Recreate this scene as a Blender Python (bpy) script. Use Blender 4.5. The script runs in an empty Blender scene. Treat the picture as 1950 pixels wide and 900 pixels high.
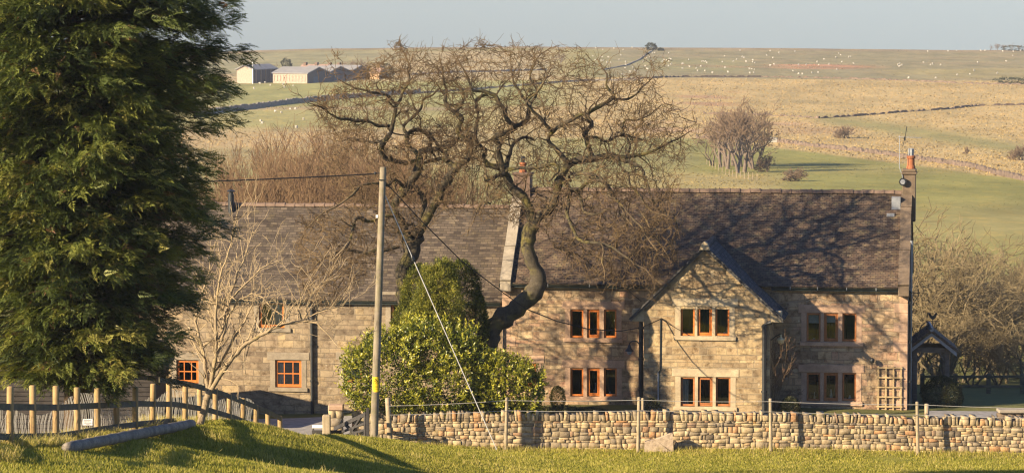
import bpy, math, random
import numpy as np
from mathutils import Vector, Matrix, kdtree
R = math.radians
random.seed(7); RNG = np.random.default_rng(11)
SC = bpy.context.scene
COL = SC.collection
# ------------------------------------------------------------------ camera, sky, sun, exposure
F = 6500.0; EYE = 16.0; PITCH = math.atan(470.0 / F)
cam_d = bpy.data.cameras.new('camera'); cam = bpy.data.objects.new('camera', cam_d); COL.objects.link(cam)
cam_d.sensor_width = 36.0; cam_d.lens = F / 1950.0 * 36.0
cam_d.clip_start = 1.0; cam_d.clip_end = 9000.0
cam.location = (0, 0, EYE); cam.rotation_euler = (R(90) - PITCH, 0, 0)
SC.camera = cam
SUN_AZ = R(58.0); SUN_EL = R(22.0)          # azimuth: behind the camera, swung to the left
SUN_DIR = Vector((-math.sin(SUN_AZ) * math.cos(SUN_EL), -math.cos(SUN_AZ) * math.cos(SUN_EL), math.sin(SUN_EL)))
world = bpy.data.worlds.new('World'); SC.world = world; world.use_nodes = True
nt = world.node_tree
sky = nt.nodes.new('ShaderNodeTexSky'); sky.sky_type = 'NISHITA'; sky.sun_disc = False
sky.sun_elevation = SUN_EL
sky.sun_rotation = math.atan2(SUN_DIR.x, SUN_DIR.y)
sky.air_density = 1.0; sky.dust_density = .7; sky.ozone_density = 1.6; sky.altitude = 250
bg = nt.nodes['Background']; bg.inputs['Strength'].default_value = 0.060
tint = nt.nodes.new('ShaderNodeMix'); tint.data_type = 'RGBA'; tint.blend_type = 'MULTIPLY'; tint.inputs[0].default_value = 1.0; tint.inputs[7].default_value = (.71, .87, 1.24, 1)   # cool, slightly hazy winter air
nt.links.new(sky.outputs[0], tint.inputs[6]); nt.links.new(tint.outputs[2], bg.inputs['Color'])
sun_d = bpy.data.lights.new('sun', 'SUN'); sun_d.energy = 5.0; sun_d.angle = R(0.6); sun_d.color = (1.0, 0.81, 0.55)
sun = bpy.data.objects.new('sun', sun_d); COL.objects.link(sun)
sun.rotation_euler = SUN_DIR.to_track_quat('Z', 'Y').to_euler(); sun.location = (-60, -60, 60)
SC.view_settings.view_transform = 'Standard'; SC.view_settings.look = 'None'
SC.view_settings.exposure = 1.40; SC.view_settings.gamma = 1.0; SC.view_settings.use_curve_mapping = False
SC.render.engine = 'CYCLES'
SC.cycles.max_bounces = 6; SC.cycles.diffuse_bounces = 2; SC.cycles.transparent_max_bounces = 12
SC.cycles.volume_bounces = 0; SC.cycles.use_denoising = True; SC.cycles.denoising_prefilter = "ACCURATE"; SC.cycles.denoising_quality = "HIGH"; SC.cycles.pixel_filter_type = 'BLACKMAN_HARRIS'; SC.cycles.filter_width = 1.25

# ------------------------------------------------------------------ measuring helpers (photo measurements -> places in the world)
cP, sP = math.cos(PITCH), math.sin(PITCH)
def ray(px, py):
    dy = 450.0 - py
    return Vector((px - 975.0, F * cP + dy * sP, -F * sP + dy * cP))
def at(px, py, D):
    r = ray(px, py); return Vector((0, 0, EYE)) + r * (D / r.y)
PSI = R(8.0); HP0 = Vector((7.3, 130.0, 0.0))
HU = Vector((math.cos(PSI), -math.sin(PSI), 0)); HV = Vector((math.sin(PSI), math.cos(PSI), 0))
def hp(px, py, d=0.0):
    r = ray(px, py); o = Vector((0, 0, EYE)) - HP0
    t = (d - o.dot(HV)) / r.dot(HV)
    p = o + r * t
    return p.dot(HU), p.z
def hworld(x, y, z): return HP0 + HU * x + HV * y + Vector((0, 0, z))
def pxm(D): return F / D

# ------------------------------------------------------------------ terrain heights
CTRL = []
def cp(px, py, D): CTRL.append(tuple(at(px, py, D)))
for a in [(12,850,80),(107,845,84.5),(187,832,90),(262,818,95.5),(327,812,100.5),(385,811,101),
          (125,866,79),(250,842,88),(370,815,98),(430,804,101.5),(470,812,104),(500,820,106.5),(550,826,110),(602,835,114),(650,837,115.2),(712,838,116),
          (602,837,110),(650,839,111),(712,841,112.3),(550,828,107),(760,844,114),
          (800,848,118.3),(950,855,119),(1217,857,119),(1467,856,119),(1747,861,119),(1950,864,119),(2200,866,119),
          (0,905,73),(200,905,76),(400,905,82),(600,905,92),(800,905,103),(1000,905,108),(1400,905,109),(1950,905,109),(2300,905,109)]: cp(*a)
CTRL += [(-7.6,114.5,.45),(-6.6,118,.05),(-9,121,-.3),(-15,121,-.25),(-6,121,-.25),(-7,126,-.5),(-14,126,-.5),(-12,112,.9),(-14,117,.1),(-22,100,2.2),(-30,118,.4),(-16,90,4.2),(-20,80,5.0),
         (0,122,0),(10,122,0),(20,122,-.1),(-4,121.5,-.08),(0,130,0),(20,130,0),(30,130,-.2),(-10,130,-.58),(-20,132,-.5),(-35,135,-.3),(40,125,-.2),(40,110,.6),
         (0,60,6.9),(25,60,6.0),(-25,60,7.6),(0,30,10.6),(40,30,9),(-40,30,11),(0,0,14.2),(30,0,13.2),(-30,0,14.6),(45,80,3.5),(-45,80,5),(0,90,3.0),(20,90,2.6),
         (0,146,-.8),(20,150,-1.1),(-20,147,-.6),(45,145,-.9),(-45,150,-.4),(0,-30,17),(60,40,8),(-60,40,10),(-60,120,1),(60,120,-.3)]
_C = np.array(CTRL)
def _tps(r2):
    return np.where(r2 > 1e-12, 0.5 * r2 * np.log(np.maximum(r2, 1e-12)), 0)
_n = len(_C); _d2 = ((_C[:, None, :2] - _C[None, :, :2]) ** 2).sum(-1)
_A = np.zeros((_n + 3, _n + 3)); _A[:_n, :_n] = _tps(_d2) + np.eye(_n) * 0.01
_A[:_n, _n] = 1; _A[:_n, _n+1:] = _C[:, :2]; _A[_n, :_n] = 1; _A[_n+1:, :_n] = _C[:, :2].T
_W = np.linalg.solve(_A, np.concatenate([_C[:, 2], np.zeros(3)]))
def sst(a, b, x):
    t = np.clip((x - a) / (b - a), 0, 1); return t * t * (3 - 2 * t)
def near_h(X, Y):
    X = np.asarray(X, float); Y = np.asarray(Y, float); out = np.zeros(X.shape)
    xf, yf, of = X.ravel(), Y.ravel(), np.zeros(X.size)
    for i in range(0, xf.size, 20000):
        s = slice(i, i + 20000)
        r2 = (xf[s, None] - _C[None, :, 0]) ** 2 + (yf[s, None] - _C[None, :, 1]) ** 2
        of[s] = _tps(r2) @ _W[:_n] + _W[_n] + _W[_n+1] * xf[s] + _W[_n+2] * yf[s]
    bank = 1.7 * sst(.15, 1.7, np.interp(yf, [80, 95, 102, 115], [-11.95, -10.4, -10.1, -8.0]) - xf) * sst(70, 80, yf) * (1 - sst(107, 116, yf))
    return (of - bank).reshape(X.shape)
_PD = np.array([130,150,190,250,330,450,560,700,800,925,1050,1250,1450.])
_PY = np.array([800,735,615,530,452,372,331,277,236,192,155,120,92.])
def _smooth_interp(x, xs, ys):
    # monotone cubic
    h = np.diff(xs); d = np.diff(ys) / h; m = np.zeros(len(xs)); m[0] = d[0]; m[-1] = d[-1]
    for i in range(1, len(xs) - 1):
        m[i] = 0 if d[i-1] * d[i] <= 0 else 2 * d[i-1] * d[i] / (d[i-1] + d[i])
    i = np.clip(np.searchsorted(xs, x) - 1, 0, len(xs) - 2); t = np.clip((x - xs[i]) / h[i], 0, 1)
    return ((2*t**3-3*t**2+1)*ys[i] + (t**3-2*t**2+t)*h[i]*m[i] + (-2*t**3+3*t**2)*ys[i+1] + (t**3-t**2)*h[i]*m[i+1])
_CX = np.array([-600,300,480,600,800,1000,1200,1400,1950,2600.]); _CY = np.array([110,104,97,93.5,90,88,90.5,92,96,100.])
def row_z(py, D): 
    dy = 450 - py; return EYE + D * (-F * sP + dy * cP) / (F * cP + dy * sP)
def sin_noise(X, Y, s, seed=0):
    r = np.random.default_rng(seed); o = 0
    for k in range(7):
        a = r.uniform(0, 6.28); f = s * r.uniform(.6, 1.9)
        o = o + np.sin((np.cos(a) * X + np.sin(a) * Y) * f + r.uniform(0, 6.28))
    return o / 7
def far_h(X, Y):
    X = np.asarray(X, float); Y = np.asarray(Y, float)
    Yc = np.clip(Y, 130, 1450)
    px = 975 + X / np.maximum(Yc, 1) * F
    py = _smooth_interp(Yc, _PD, _PY)
    py = py + (np.interp(px, _CX, _CY) - 92) * sst(800, 1450, Yc)
    z = row_z(py, Yc)
    z = z + sin_noise(X, Y, .03, 3) * .55 * sst(200, 420, Y) + sin_noise(X, Y, .09, 5) * .16 * sst(150, 300, Y)
    return z - np.maximum(Y - 1450, 0) * .035
def ground_h(X, Y):
    Y = np.asarray(Y, float); k = sst(136, 165, Y)
    n = near_h(np.clip(X, -75, 75), np.clip(Y, -30, 170)); return n * (1 - k) + far_h(X, Y) * k
def gz(x, y): return float(ground_h(np.array([x]), np.array([y]))[0])
def on_ground(px, py, lo=140.0, hi=1440.0):
    """distance at which the ground is seen at this row"""
    Ds = np.linspace(lo, hi, 900); r = ray(px, py)
    gx = r.x / r.y * Ds; zz = EYE + r.z / r.y * Ds; g = ground_h(gx, Ds)
    i = int(np.argmax(g >= zz)) if (g >= zz).any() else len(Ds) - 1
    return Vector((gx[i], Ds[i], g[i]))

# ------------------------------------------------------------------ scene helpers
def tag(o, label=None, cat=None, group=None, kind=None):
    if label: o['label'] = label
    if cat: o['category'] = cat
    if group: o['group'] = group
    if kind: o['kind'] = kind
    return o
def empty(name, loc, rz=0.0, label=None, cat=None, group=None):
    o = bpy.data.objects.new(name, None); COL.objects.link(o); o.location = loc; o.rotation_euler = (0, 0, rz)
    o.empty_display_size = .3
    return tag(o, label, cat, group)
def link_mesh(name, me, mat, parent=None, loc=None):
    o = bpy.data.objects.new(name, me); COL.objects.link(o)
    if mat is not None and not me.materials: me.materials.append(mat)
    if parent: o.parent = parent
    if loc is not None: o.location = loc
    return o
def np_mesh(name, V, faces_flat, sizes, smooth=False, attrs=None, uv=None):
    me = bpy.data.meshes.new(name); V = np.asarray(V, np.float32)
    ff = np.asarray(faces_flat, np.int32); sizes = np.asarray(sizes, np.int32)
    me.vertices.add(len(V)); me.vertices.foreach_set('co', V.ravel())
    me.loops.add(len(ff)); me.loops.foreach_set('vertex_index', ff)
    me.polygons.add(len(sizes)); st = np.concatenate([[0], np.cumsum(sizes)[:-1]]).astype(np.int32)
    me.polygons.foreach_set('loop_start', st); me.polygons.foreach_set('loop_total', sizes)
    if smooth: me.polygons.foreach_set('use_smooth', np.ones(len(sizes), bool))
    if uv is not None:
        l = me.uv_layers.new(name='UVMap'); l.data.foreach_set('uv', np.asarray(uv, np.float32).ravel())
    me.update(calc_edges=True)
    for k, a in (attrs or {}).items():
        a = np.asarray(a, np.float32)
        if a.ndim == 1:
            at_ = me.attributes.new(k, 'FLOAT', 'POINT'); at_.data.foreach_set('value', a)
        else:
            at_ = me.attributes.new(k, 'FLOAT_COLOR', 'POINT')
            at_.data.foreach_set('color', np.concatenate([a, np.ones((len(a), 1), np.float32)], 1).ravel())
    return me
class MB:
    def __init__(s): s.v = []; s.f = []
    def add(s, vs, fs):
        b = len(s.v); s.v += [tuple(p) for p in vs]; s.f += [tuple(i + b for i in f) for f in fs]; return s
    def quad(s, *p): return s.add(p, [tuple(range(len(p)))])
    def box(s, x0, x1, y0, y1, z0, z1):
        return s.add([(x0,y0,z0),(x1,y0,z0),(x1,y1,z0),(x0,y1,z0),(x0,y0,z1),(x1,y0,z1),(x1,y1,z1),(x0,y1,z1)],
                     [(0,3,2,1),(4,5,6,7),(0,1,5,4),(1,2,6,5),(2,3,7,6),(3,0,4,7)])
    def bbox(s, x0, x1, y0, y1, z0, z1, b=.01):
        """box with chamfered edges"""
        b = min(b, (x1-x0)*.45, (y1-y0)*.45, (z1-z0)*.45); V = []; 
        for sx in (0, 1):
            for sy in (0, 1):
                for sz in (0, 1):
                    X = (x0, x1)[sx]; Y = (y0, y1)[sy]; Z = (z0, z1)[sz]
                    dx = b * (1 - 2*sx); dy = b * (1 - 2*sy); dz = b * (1 - 2*sz)
                    V += [(X, Y+dy, Z+dz), (X+dx, Y, Z+dz), (X+dx, Y+dy, Z)]
        i = lambda sx, sy, sz, k: (sx*4 + sy*2 + sz) * 3 + k
        Fs = []
        for sx in (0, 1): Fs.append([i(sx,0,0,0), i(sx,1,0,0), i(sx,1,1,0), i(sx,0,1,0)][::(1 if sx else -1)])
        for sy in (0, 1): Fs.append([i(0,sy,0,1), i(0,sy,1,1), i(1,sy,1,1), i(1,sy,0,1)][::(1 if sy else -1)])
        for sz in (0, 1): Fs.append([i(0,0,sz,2), i(1,0,sz,2), i(1,1,sz,2), i(0,1,sz,2)][::(1 if sz else -1)])
        for a in (0, 1):
            for c in (0, 1):
                Fs.append([i(a,c,0,0), i(a,c,0,1), i(a,c,1,1), i(a,c,1,0)][::(1 if a ^ c else -1)])
                Fs.append([i(a,0,c,0), i(a,0,c,2), i(a,1,c,2), i(a,1,c,0)][::(-1 if a ^ c else 1)])
                Fs.append([i(0,a,c,1), i(0,a,c,2), i(1,a,c,2), i(1,a,c,1)][::(1 if a ^ c else -1)])
        for sx in (0, 1):
            for sy in (0, 1):
                for sz in (0, 1):
                    Fs.append([i(sx,sy,sz,0), i(sx,sy,sz,1), i(sx,sy,sz,2)][::(1 if (sx+sy+sz) % 2 else -1)])
        return s.add(V, Fs)
    def tube(s, pts, rad, n=8, cap=True, ellipse=None):
        pts = [Vector(p) for p in pts]; m = len(pts)
        if not hasattr(rad, '__len__'): rad = [rad] * m
        b = len(s.v); prev = None
        for i, p in enumerate(pts):
            t = (pts[min(i+1, m-1)] - pts[max(i-1, 0)]).normalized()
            if prev is None:
                a = Vector((0,0,1)) if abs(t.z) < .9 else Vector((1,0,0)); e = t.cross(a).normalized()
            else: e = (prev - t * prev.dot(t)).normalized()
            prev = e; g = t.cross(e)
            for k in range(n):
                an = 2 * math.pi * k / n; s.v.append(tuple(p + (e * math.cos(an) + g * math.sin(an)) * rad[i]))
        for i in range(m - 1):
            for k in range(n):
                k2 = (k + 1) % n; s.f.append((b+i*n+k, b+i*n+k2, b+(i+1)*n+k2, b+(i+1)*n+k))
        if cap:
            s.f.append(tuple(b + k for k in range(n))[::-1]); s.f.append(tuple(b + (m-1)*n + k for k in range(n)))
        return s
    def lathe(s, c, prof, n=14):
        """profile [(r,z)...] about a vertical axis"""
        c = Vector(c); b = len(s.v)
        for r, z in prof:
            for k in range(n):
                a = 2*math.pi*k/n; s.v.append((c.x + r*math.cos(a), c.y + r*math.sin(a), c.z + z))
        for i in range(len(prof)-1):
            for k in range(n):
                k2 = (k+1) % n; s.f.append((b+i*n+k, b+i*n+k2, b+(i+1)*n+k2, b+(i+1)*n+k))
        s.f.append(tuple(b+k for k in range(n))[::-1]); s.f.append(tuple(b+(len(prof)-1)*n+k for k in range(n)))
        return s
    def prism(s, poly, axis, a0, a1):
        """extrude a 2D outline (counter-clockwise) along an axis: axis 'y' uses (x,z), 'x' uses (y,z), 'z' uses (x,y)"""
        n = len(poly)
        mk = {'y': lambda p, a: (p[0], a, p[1]), 'x': lambda p, a: (a, p[0], p[1]), 'z': lambda p, a: (p[0], p[1], a)}[axis]
        V = [mk(p, a0) for p in poly] + [mk(p, a1) for p in poly]
        Fs = [tuple(range(n)), tuple(range(2*n-1, n-1, -1))] + [(i, i+n, (i+1) % n + n, (i+1) % n) for i in range(n)]
        if axis == 'z' or axis == 'x': Fs = [f[::-1] for f in Fs]
        return s.add(V, Fs)
    def build(s, name, mat, parent=None, smooth=False, loc=None, jitter=0.0):
        me = bpy.data.meshes.new(name); v = s.v
        if jitter:
            rr = random.Random(len(v)); v = [tuple(c + rr.uniform(-jitter, jitter) for c in p) for p in v]
        me.from_pydata(v, [], s.f); me.update()
        l = me.uv_layers.new(name='UVMap')
        Z = Vector((0,0,1))
        for p in me.polygons:
            nrm = p.normal
            if abs(nrm.z) > .98: ud, vd = Vector((1,0,0)), Vector((0,1,0))
            else: ud = Z.cross(nrm).normalized(); vd = nrm.cross(ud)
            for li in p.loop_indices:
                co = me.vertices[me.loops[li].vertex_index].co; l.data[li].uv = (co.dot(ud), co.dot(vd))
        if smooth: me.polygons.foreach_set('use_smooth', [True] * len(me.polygons))
        return link_mesh(name, me, mat, parent, loc)
def plate_holes(mb, x0, x1, z0, z1, y, holes, depth=None, back=None):
    """a wall face at local y with rectangular openings; reveals go back by depth"""
    xs = sorted({x0, x1, *[h[0] for h in holes], *[h[1] for h in holes]}); zs = sorted({z0, z1, *[h[2] for h in holes], *[h[3] for h in holes]})
    xs = [x for x in xs if x0 - 1e-6 <= x <= x1 + 1e-6]; zs = [z for z in zs if z0 - 1e-6 <= z <= z1 + 1e-6]
    for i in range(len(xs)-1):
        for k in range(len(zs)-1):
            cx, cz = (xs[i]+xs[i+1])/2, (zs[k]+zs[k+1])/2
            if any(h[0] < cx < h[1] and h[2] < cz < h[3] for h in holes): continue
            mb.quad((xs[i], y, zs[k]), (xs[i+1], y, zs[k]), (xs[i+1], y, zs[k+1]), (xs[i], y, zs[k+1]))
    if depth:
        for a, b, c, d in holes:
            e = y + depth
            mb.quad((a,y,c),(a,e,c),(b,e,c),(b,y,c)); mb.quad((a,y,d),(b,y,d),(b,e,d),(a,e,d))
            mb.quad((a,y,c),(a,y,d),(a,e,d),(a,e,c)); mb.quad((b,y,c),(b,e,c),(b,e,d),(b,y,d))
def copy_tree(o, parent=None):
    c = o.copy(); COL.objects.link(c)
    if parent: c.parent = parent
    for ch in list(o.children): copy_tree(ch, c)
    return c
# ------------------------------------------------------------------ materials
def srgb(r, g, b):
    f = lambda c: (c/255/12.92) if c/255 <= .04045 else ((c/255+.055)/1.055)**2.4
    return (f(r), f(g), f(b))
class NT:
    def __init__(s, name, rough=.9):
        s.m = bpy.data.materials.new(name); s.m.use_nodes = True; s.t = s.m.node_tree
        s.b = s.t.nodes['Principled BSDF']; s.b.inputs['Roughness'].default_value = rough
        s.b.inputs['Specular IOR Level'].default_value = .25
    def n(s, typ, **kw):
        nd = s.t.nodes.new('ShaderNode' + typ)
        for k, v in kw.items():
            if hasattr(nd, k) and not k.startswith('i_'): setattr(nd, k, v)
            else: nd.inputs[k[2:].replace('_', ' ')].default_value = v
        return nd
    def l(s, a, b): s.t.links.new(a, b)
    def noise(s, vec, scale, detail=4, rough=.6, dist=0):
        n = s.n('TexNoise', i_Scale=scale, i_Detail=detail, i_Roughness=rough, i_Distortion=dist)
        if vec is not None: s.l(vec, n.inputs['Vector'])
        return n.outputs['Fac']
    def ramp(s, fac, stops, interp='LINEAR'):
        r = s.n('ValToRGB'); r.color_ramp.interpolation = interp; e = r.color_ramp.elements
        while len(e) < len(stops): e.new(.5)
        for el, (p, c) in zip(e, stops):
            el.position = p; el.color = (*c, 1) if len(c) == 3 else c
        s.l(fac, r.inputs['Fac']); return r.outputs['Color']
    def mix(s, fac, a, b, mode='MIX'):
        m = s.n('Mix', data_type='RGBA', blend_type=mode)
        for v, i in ((fac, 0), (a, 6), (b, 7)):
            if hasattr(v, 'links'): s.l(v, m.inputs[i])
            elif i == 0: m.inputs[0].default_value = v
            else: m.inputs[i].default_value = (*v, 1)
        return m.outputs[2]
    def math(s, op, a, b=None, clamp=False):
        m = s.n('Math', operation=op, use_clamp=clamp)
        for v, i in ((a, 0), (b, 1)):
            if v is None: continue
            if hasattr(v, 'links'): s.l(v, m.inputs[i])
            else: m.inputs[i].default_value = v
        return m.outputs[0]
    def bump(s, h, strength=.4, dist=.02):
        b = s.n('Bump', i_Strength=strength, i_Distance=dist); s.l(h, b.inputs['Height']); s.l(b.outputs[0], s.b.inputs['Normal']); return b
    def col(s, c):
        if hasattr(c, 'links'): s.l(c, s.b.inputs['Base Color'])
        else: s.b.inputs['Base Color'].default_value = (*c, 1)
    def obj(s): return s.n('TexCoord').outputs['Object']
    def gen(s): return s.n('NewGeometry').outputs['Position']
    def uv(s): return s.n('TexCoord').outputs['UV']
    def attr(s, name): return s.n('Attribute', attribute_name=name)
def GREY(x): return (x, x, x)
def simple(name, c, rough=.8, var=.25, scale=6, spec=.25, bump=0):
    m = NT(name, rough); v = m.noise(m.obj(), scale, 5)
    c0 = tuple(x*(1-var) for x in c); c1 = tuple(min(1, x*(1+var)) for x in c)
    m.col(m.ramp(v, [(.3, c0), (.7, c1)])); m.b.inputs['Specular IOR Level'].default_value = spec
    if bump: m.bump(v, bump, .02)
    return m.m

def stone_mat(name, stops, bw=.42, rh=.2, mortar=(.30,.25,.18), msize=.012, wear=1.0, seed=0.0):
    m = NT(name, .92); uv = m.uv()
    sep = m.n('SeparateXYZ'); m.l(uv, sep.inputs[0])
    # course heights vary: bend the height coordinate with a slow 1-D noise
    one = m.n('CombineXYZ'); m.l(sep.outputs[1], one.inputs[1]); one.inputs[0].default_value = seed
    w1 = m.noise(one.outputs[0], 1.9, 1); wob = m.noise(uv, 1.1, 2); fine = m.noise(uv, 9, 3)
    v = m.math('ADD', sep.outputs[1], m.math('MULTIPLY', m.math('SUBTRACT', w1, .5), .56))
    v = m.math('ADD', v, m.math('MULTIPLY', m.math('SUBTRACT', wob, .5), .12))
    v = m.math('ADD', v, m.math('MULTIPLY', m.math('SUBTRACT', fine, .5), .035))
    # stone lengths vary: slow noise along the course, different on every course
    rowi = m.math('FLOOR', m.math('DIVIDE', v, rh))
    rc = m.n('CombineXYZ'); m.l(sep.outputs[0], rc.inputs[0]); m.l(m.math('MULTIPLY', rowi, 7.31), rc.inputs[1])
    w2 = m.noise(rc.outputs[0], 1.6, 1)
    u = m.math('ADD', sep.outputs[0], m.math('MULTIPLY', m.math('SUBTRACT', w2, .5), 1.0))
    u = m.math('ADD', u, m.math('MULTIPLY', m.math('SUBTRACT', fine, .5), .03))
    cv = m.n('CombineXYZ'); m.l(u, cv.inputs[0]); m.l(v, cv.inputs[1])
    br = m.n('TexBrick', offset=.43, i_Scale=1.0, i_Mortar_Size=msize, i_Mortar_Smooth=.35, i_Bias=0.0, i_Brick_Width=bw, i_Row_Height=rh)
    br.inputs['Color1'].default_value = (0,0,0,1); br.inputs['Color2'].default_value = (1,1,1,1); br.inputs['Mortar'].default_value = (.5,.5,.5,1)
    m.l(cv.outputs[0], br.inputs['Vector'])
    base = m.ramp(br.outputs['Color'], stops)
    big = m.noise(uv, .55, 3, .6); mid = m.noise(uv, 3.3, 5, .7); sp = m.noise(uv, 22, 4, .7)
    base = m.mix(m.ramp(big, [(.40, GREY(0)), (.60, GREY(.62*wear))]), base, (.19,.15,.10))
    base = m.mix(m.ramp(mid, [(.34, GREY(.95)), (.52, GREY(0))]), base, m.mix(1, base, (.40,.36,.33), 'MULTIPLY'))
    base = m.mix(m.ramp(mid, [(.58, GREY(0)), (.76, GREY(.45))]), base, (.50,.40,.25))
    base = m.mix(m.ramp(sp, [(.3, GREY(.5)), (.55, GREY(0))]), base, m.mix(1, base, (.5,.47,.44), 'MULTIPLY'))
    pale = m.noise(uv, 5.1, 3, .5, .4)
    base = m.mix(m.ramp(pale, [(.70, GREY(0)), (.78, GREY(.5))]), base, (.58,.55,.48))
    base = m.mix(m.math('MULTIPLY', br.outputs['Fac'], .75), base, m.mix(mid, mortar, tuple(x*.45 for x in mortar)))
    m.col(base)
    h = m.math('SUBTRACT', m.math('ADD', m.math('MULTIPLY', mid, .5), m.math('MULTIPLY', sp, .35)), m.math('MULTIPLY', br.outputs['Fac'], .9))
    h = m.math('ADD', h, m.math('MULTIPLY', br.outputs['Color'], .45))
    m.bump(h, 1.0, .045)
    return m.m
M = {}
M['stone'] = stone_mat('warm_sandstone', [(0,(.19,.125,.08)),(.2,(.42,.285,.165)),(.42,(.53,.375,.21)),(.58,(.45,.265,.165)),(.8,(.58,.43,.25)),(1,(.31,.225,.15))], mortar=(.36,.28,.19), wear=.85)
M['stone_wing'] = stone_mat('grey_gritstone', [(0,(.16,.12,.08)),(.25,(.31,.23,.145)),(.5,(.38,.29,.175)),(.75,(.28,.215,.14)),(1,(.45,.335,.185))], bw=.46, rh=.23, mortar=(.27,.22,.155), wear=.8, seed=4.0)
M['stone_porch'] = stone_mat('buff_sandstone', [(0,(.18,.125,.07)),(.25,(.38,.275,.155)),(.5,(.50,.37,.195)),(.7,(.36,.25,.135)),(1,(.58,.44,.245))], bw=.40, rh=.22, mortar=(.37,.305,.21), wear=.9, seed=9.0)
def dressed(name, c):
    m = NT(name, .9); n1 = m.noise(m.obj(), 2.2, 5, .65); n2 = m.noise(m.obj(), 17, 4, .7)
    b = m.ramp(n1, [(.3, tuple(x*.62 for x in c)), (.7, tuple(x*1.12 for x in c))])
    m.col(m.mix(m.ramp(n2, [(.3, GREY(.45)), (.6, GREY(0))]), b, tuple(x*.5 for x in c))); m.bump(n2, .5, .015); return m.m
M['dressed'] = dressed('dressed_stone', (.47,.375,.24)); M['dressed_wing'] = dressed('dressed_gritstone', (.31,.255,.18))
M['coping'] = dressed('weathered_coping', (.34,.29,.22)); M['chimney'] = dressed('chimney_stone', (.17,.125,.085))
M['dressed_red'] = dressed('pinkish_dressed_stone', (.47,.31,.205))

def roof_mat(name, stops, bw=.19, rh=.092, lichen=.35, dark=.35, gap=(.02,.018,.016)):
    m = NT(name, .85); uv = m.uv()
    wv = m.noise(uv, .9, 2)
    sep = m.n('SeparateXYZ'); m.l(uv, sep.inputs[0])
    v = m.math('ADD', sep.outputs[1], m.math('MULTIPLY', m.math('SUBTRACT', wv, .5), .09))
    v = m.math('ADD', v, m.math('MULTIPLY', m.math('SUBTRACT', m.noise(uv, 6, 2), .5), .02))
    cv = m.n('CombineXYZ'); m.l(sep.outputs[0], cv.inputs[0]); m.l(v, cv.inputs[1])
    br = m.n('TexBrick', offset=.5, i_Scale=1.0, i_Mortar_Size=.007, i_Mortar_Smooth=.3, i_Brick_Width=bw, i_Row_Height=rh)
    br.inputs['Color1'].default_value = (0,0,0,1); br.inputs['Color2'].default_value = (1,1,1,1); br.inputs['Mortar'].default_value = (.5,.5,.5,1)
    m.l(cv.outputs[0], br.inputs['Vector'])
    base = m.ramp(br.outputs['Color'], stops)
    n1 = m.noise(uv, .7, 4, .65, .5); n2 = m.noise(uv, 2.6, 5, .7); n3 = m.noise(uv, 8, 4, .7)
    base = m.mix(m.ramp(n1, [(.4, GREY(0)), (.62, GREY(dark))]), base, tuple(x*.55 for x in stops[0][1]))
    base = m.mix(m.math('MULTIPLY', m.ramp(n2, [(.52, GREY(0)), (.68, GREY(1))]), lichen), base, (.30,.235,.11))
    base = m.mix(m.math('MULTIPLY', m.ramp(n3, [(.66, GREY(0)), (.74, GREY(1))]), .55), base, (.42,.38,.34))
    base = m.mix(m.math('MULTIPLY', br.outputs['Fac'], .9), base, gap); m.col(base)  # dark tile joints, with the thin shadow of each course edge painted in
    # each tile rises towards its lower edge
    fr = m.math('FRACT', m.math('DIVIDE', v, rh))
    h = m.math('ADD', m.math('MULTIPLY', m.math('SUBTRACT', 1, fr), .8), m.math('MULTIPLY', br.outputs['Color'], .5))
    m.bump(m.math('SUBTRACT', h, m.math('MULTIPLY', br.outputs['Fac'], .5)), .8, .02)
    return m.m
M['roof'] = roof_mat('clay_tile_roof', [(0,(.066,.045,.033)),(.3,(.115,.076,.052)),(.55,(.155,.105,.068)),(.8,(.100,.072,.053)),(1,(.20,.145,.095))], lichen=.5, dark=.35)
M['roof_wing'] = roof_mat('grey_slate_roof', [(0,(.048,.036,.028)),(.35,(.075,.058,.043)),(.7,(.10,.077,.056)),(1,(.145,.112,.08))], bw=.28, rh=.135, lichen=.22, dark=.3)
M['roof_porch'] = roof_mat('blue_slate_roof', [(0,(.045,.044,.044)),(.4,(.075,.073,.072)),(1,(.12,.116,.108))], bw=.26, rh=.125, lichen=.1, dark=.2)
M['ridge'] = dressed('ridge_tile_clay', (.21,.145,.105)); M['ridge_grey'] = dressed('ridge_tile_grey', (.15,.14,.13))
M['pot'] = dressed('terracotta_pot', (.38,.14,.065)); M['brick_red'] = dressed('chimney_brick', (.17,.115,.085))
M['timber'] = simple('orange_stained_timber', (.50,.155,.03), .45, .22, 8, .4)
M['timber_shade'] = simple('shaded_frame_timber', (.33,.125,.04), .5, .25, 8, .35)  # darker copy of the frame timber, shade painted in for shaded windows
M['iron'] = simple('black_painted_iron', (.018,.020,.021), .45, .3, 10, .4)
M['gutter'] = simple('dark_green_gutter', (.022,.030,.027), .4, .4, 6, .45)
M['lead'] = simple('grey_lead', (.26,.27,.28), .6, .2, 6); M['white'] = simple('white_paint', (.72,.71,.68), .6, .08, 8)
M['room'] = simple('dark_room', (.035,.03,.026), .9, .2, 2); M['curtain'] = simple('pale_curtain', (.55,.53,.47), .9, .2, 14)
g = NT('window_glass', .03); tr = g.n('BsdfTransparent'); gl = g.n('BsdfGlossy', i_Roughness=.02); fr = g.n('Fresnel', i_IOR=1.5); ms = g.n('MixShader')
tr.inputs[0].default_value = (.72,.76,.76,1); g.l(g.math('ADD', g.math('MULTIPLY', fr.outputs[0], 1.2), .07, True), ms.inputs[0]); g.l(tr.outputs[0], ms.inputs[1]); g.l(gl.outputs[0], ms.inputs[2])
g.l(ms.outputs[0], g.t.nodes['Material Output'].inputs['Surface']); M['glass'] = g.m
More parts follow.
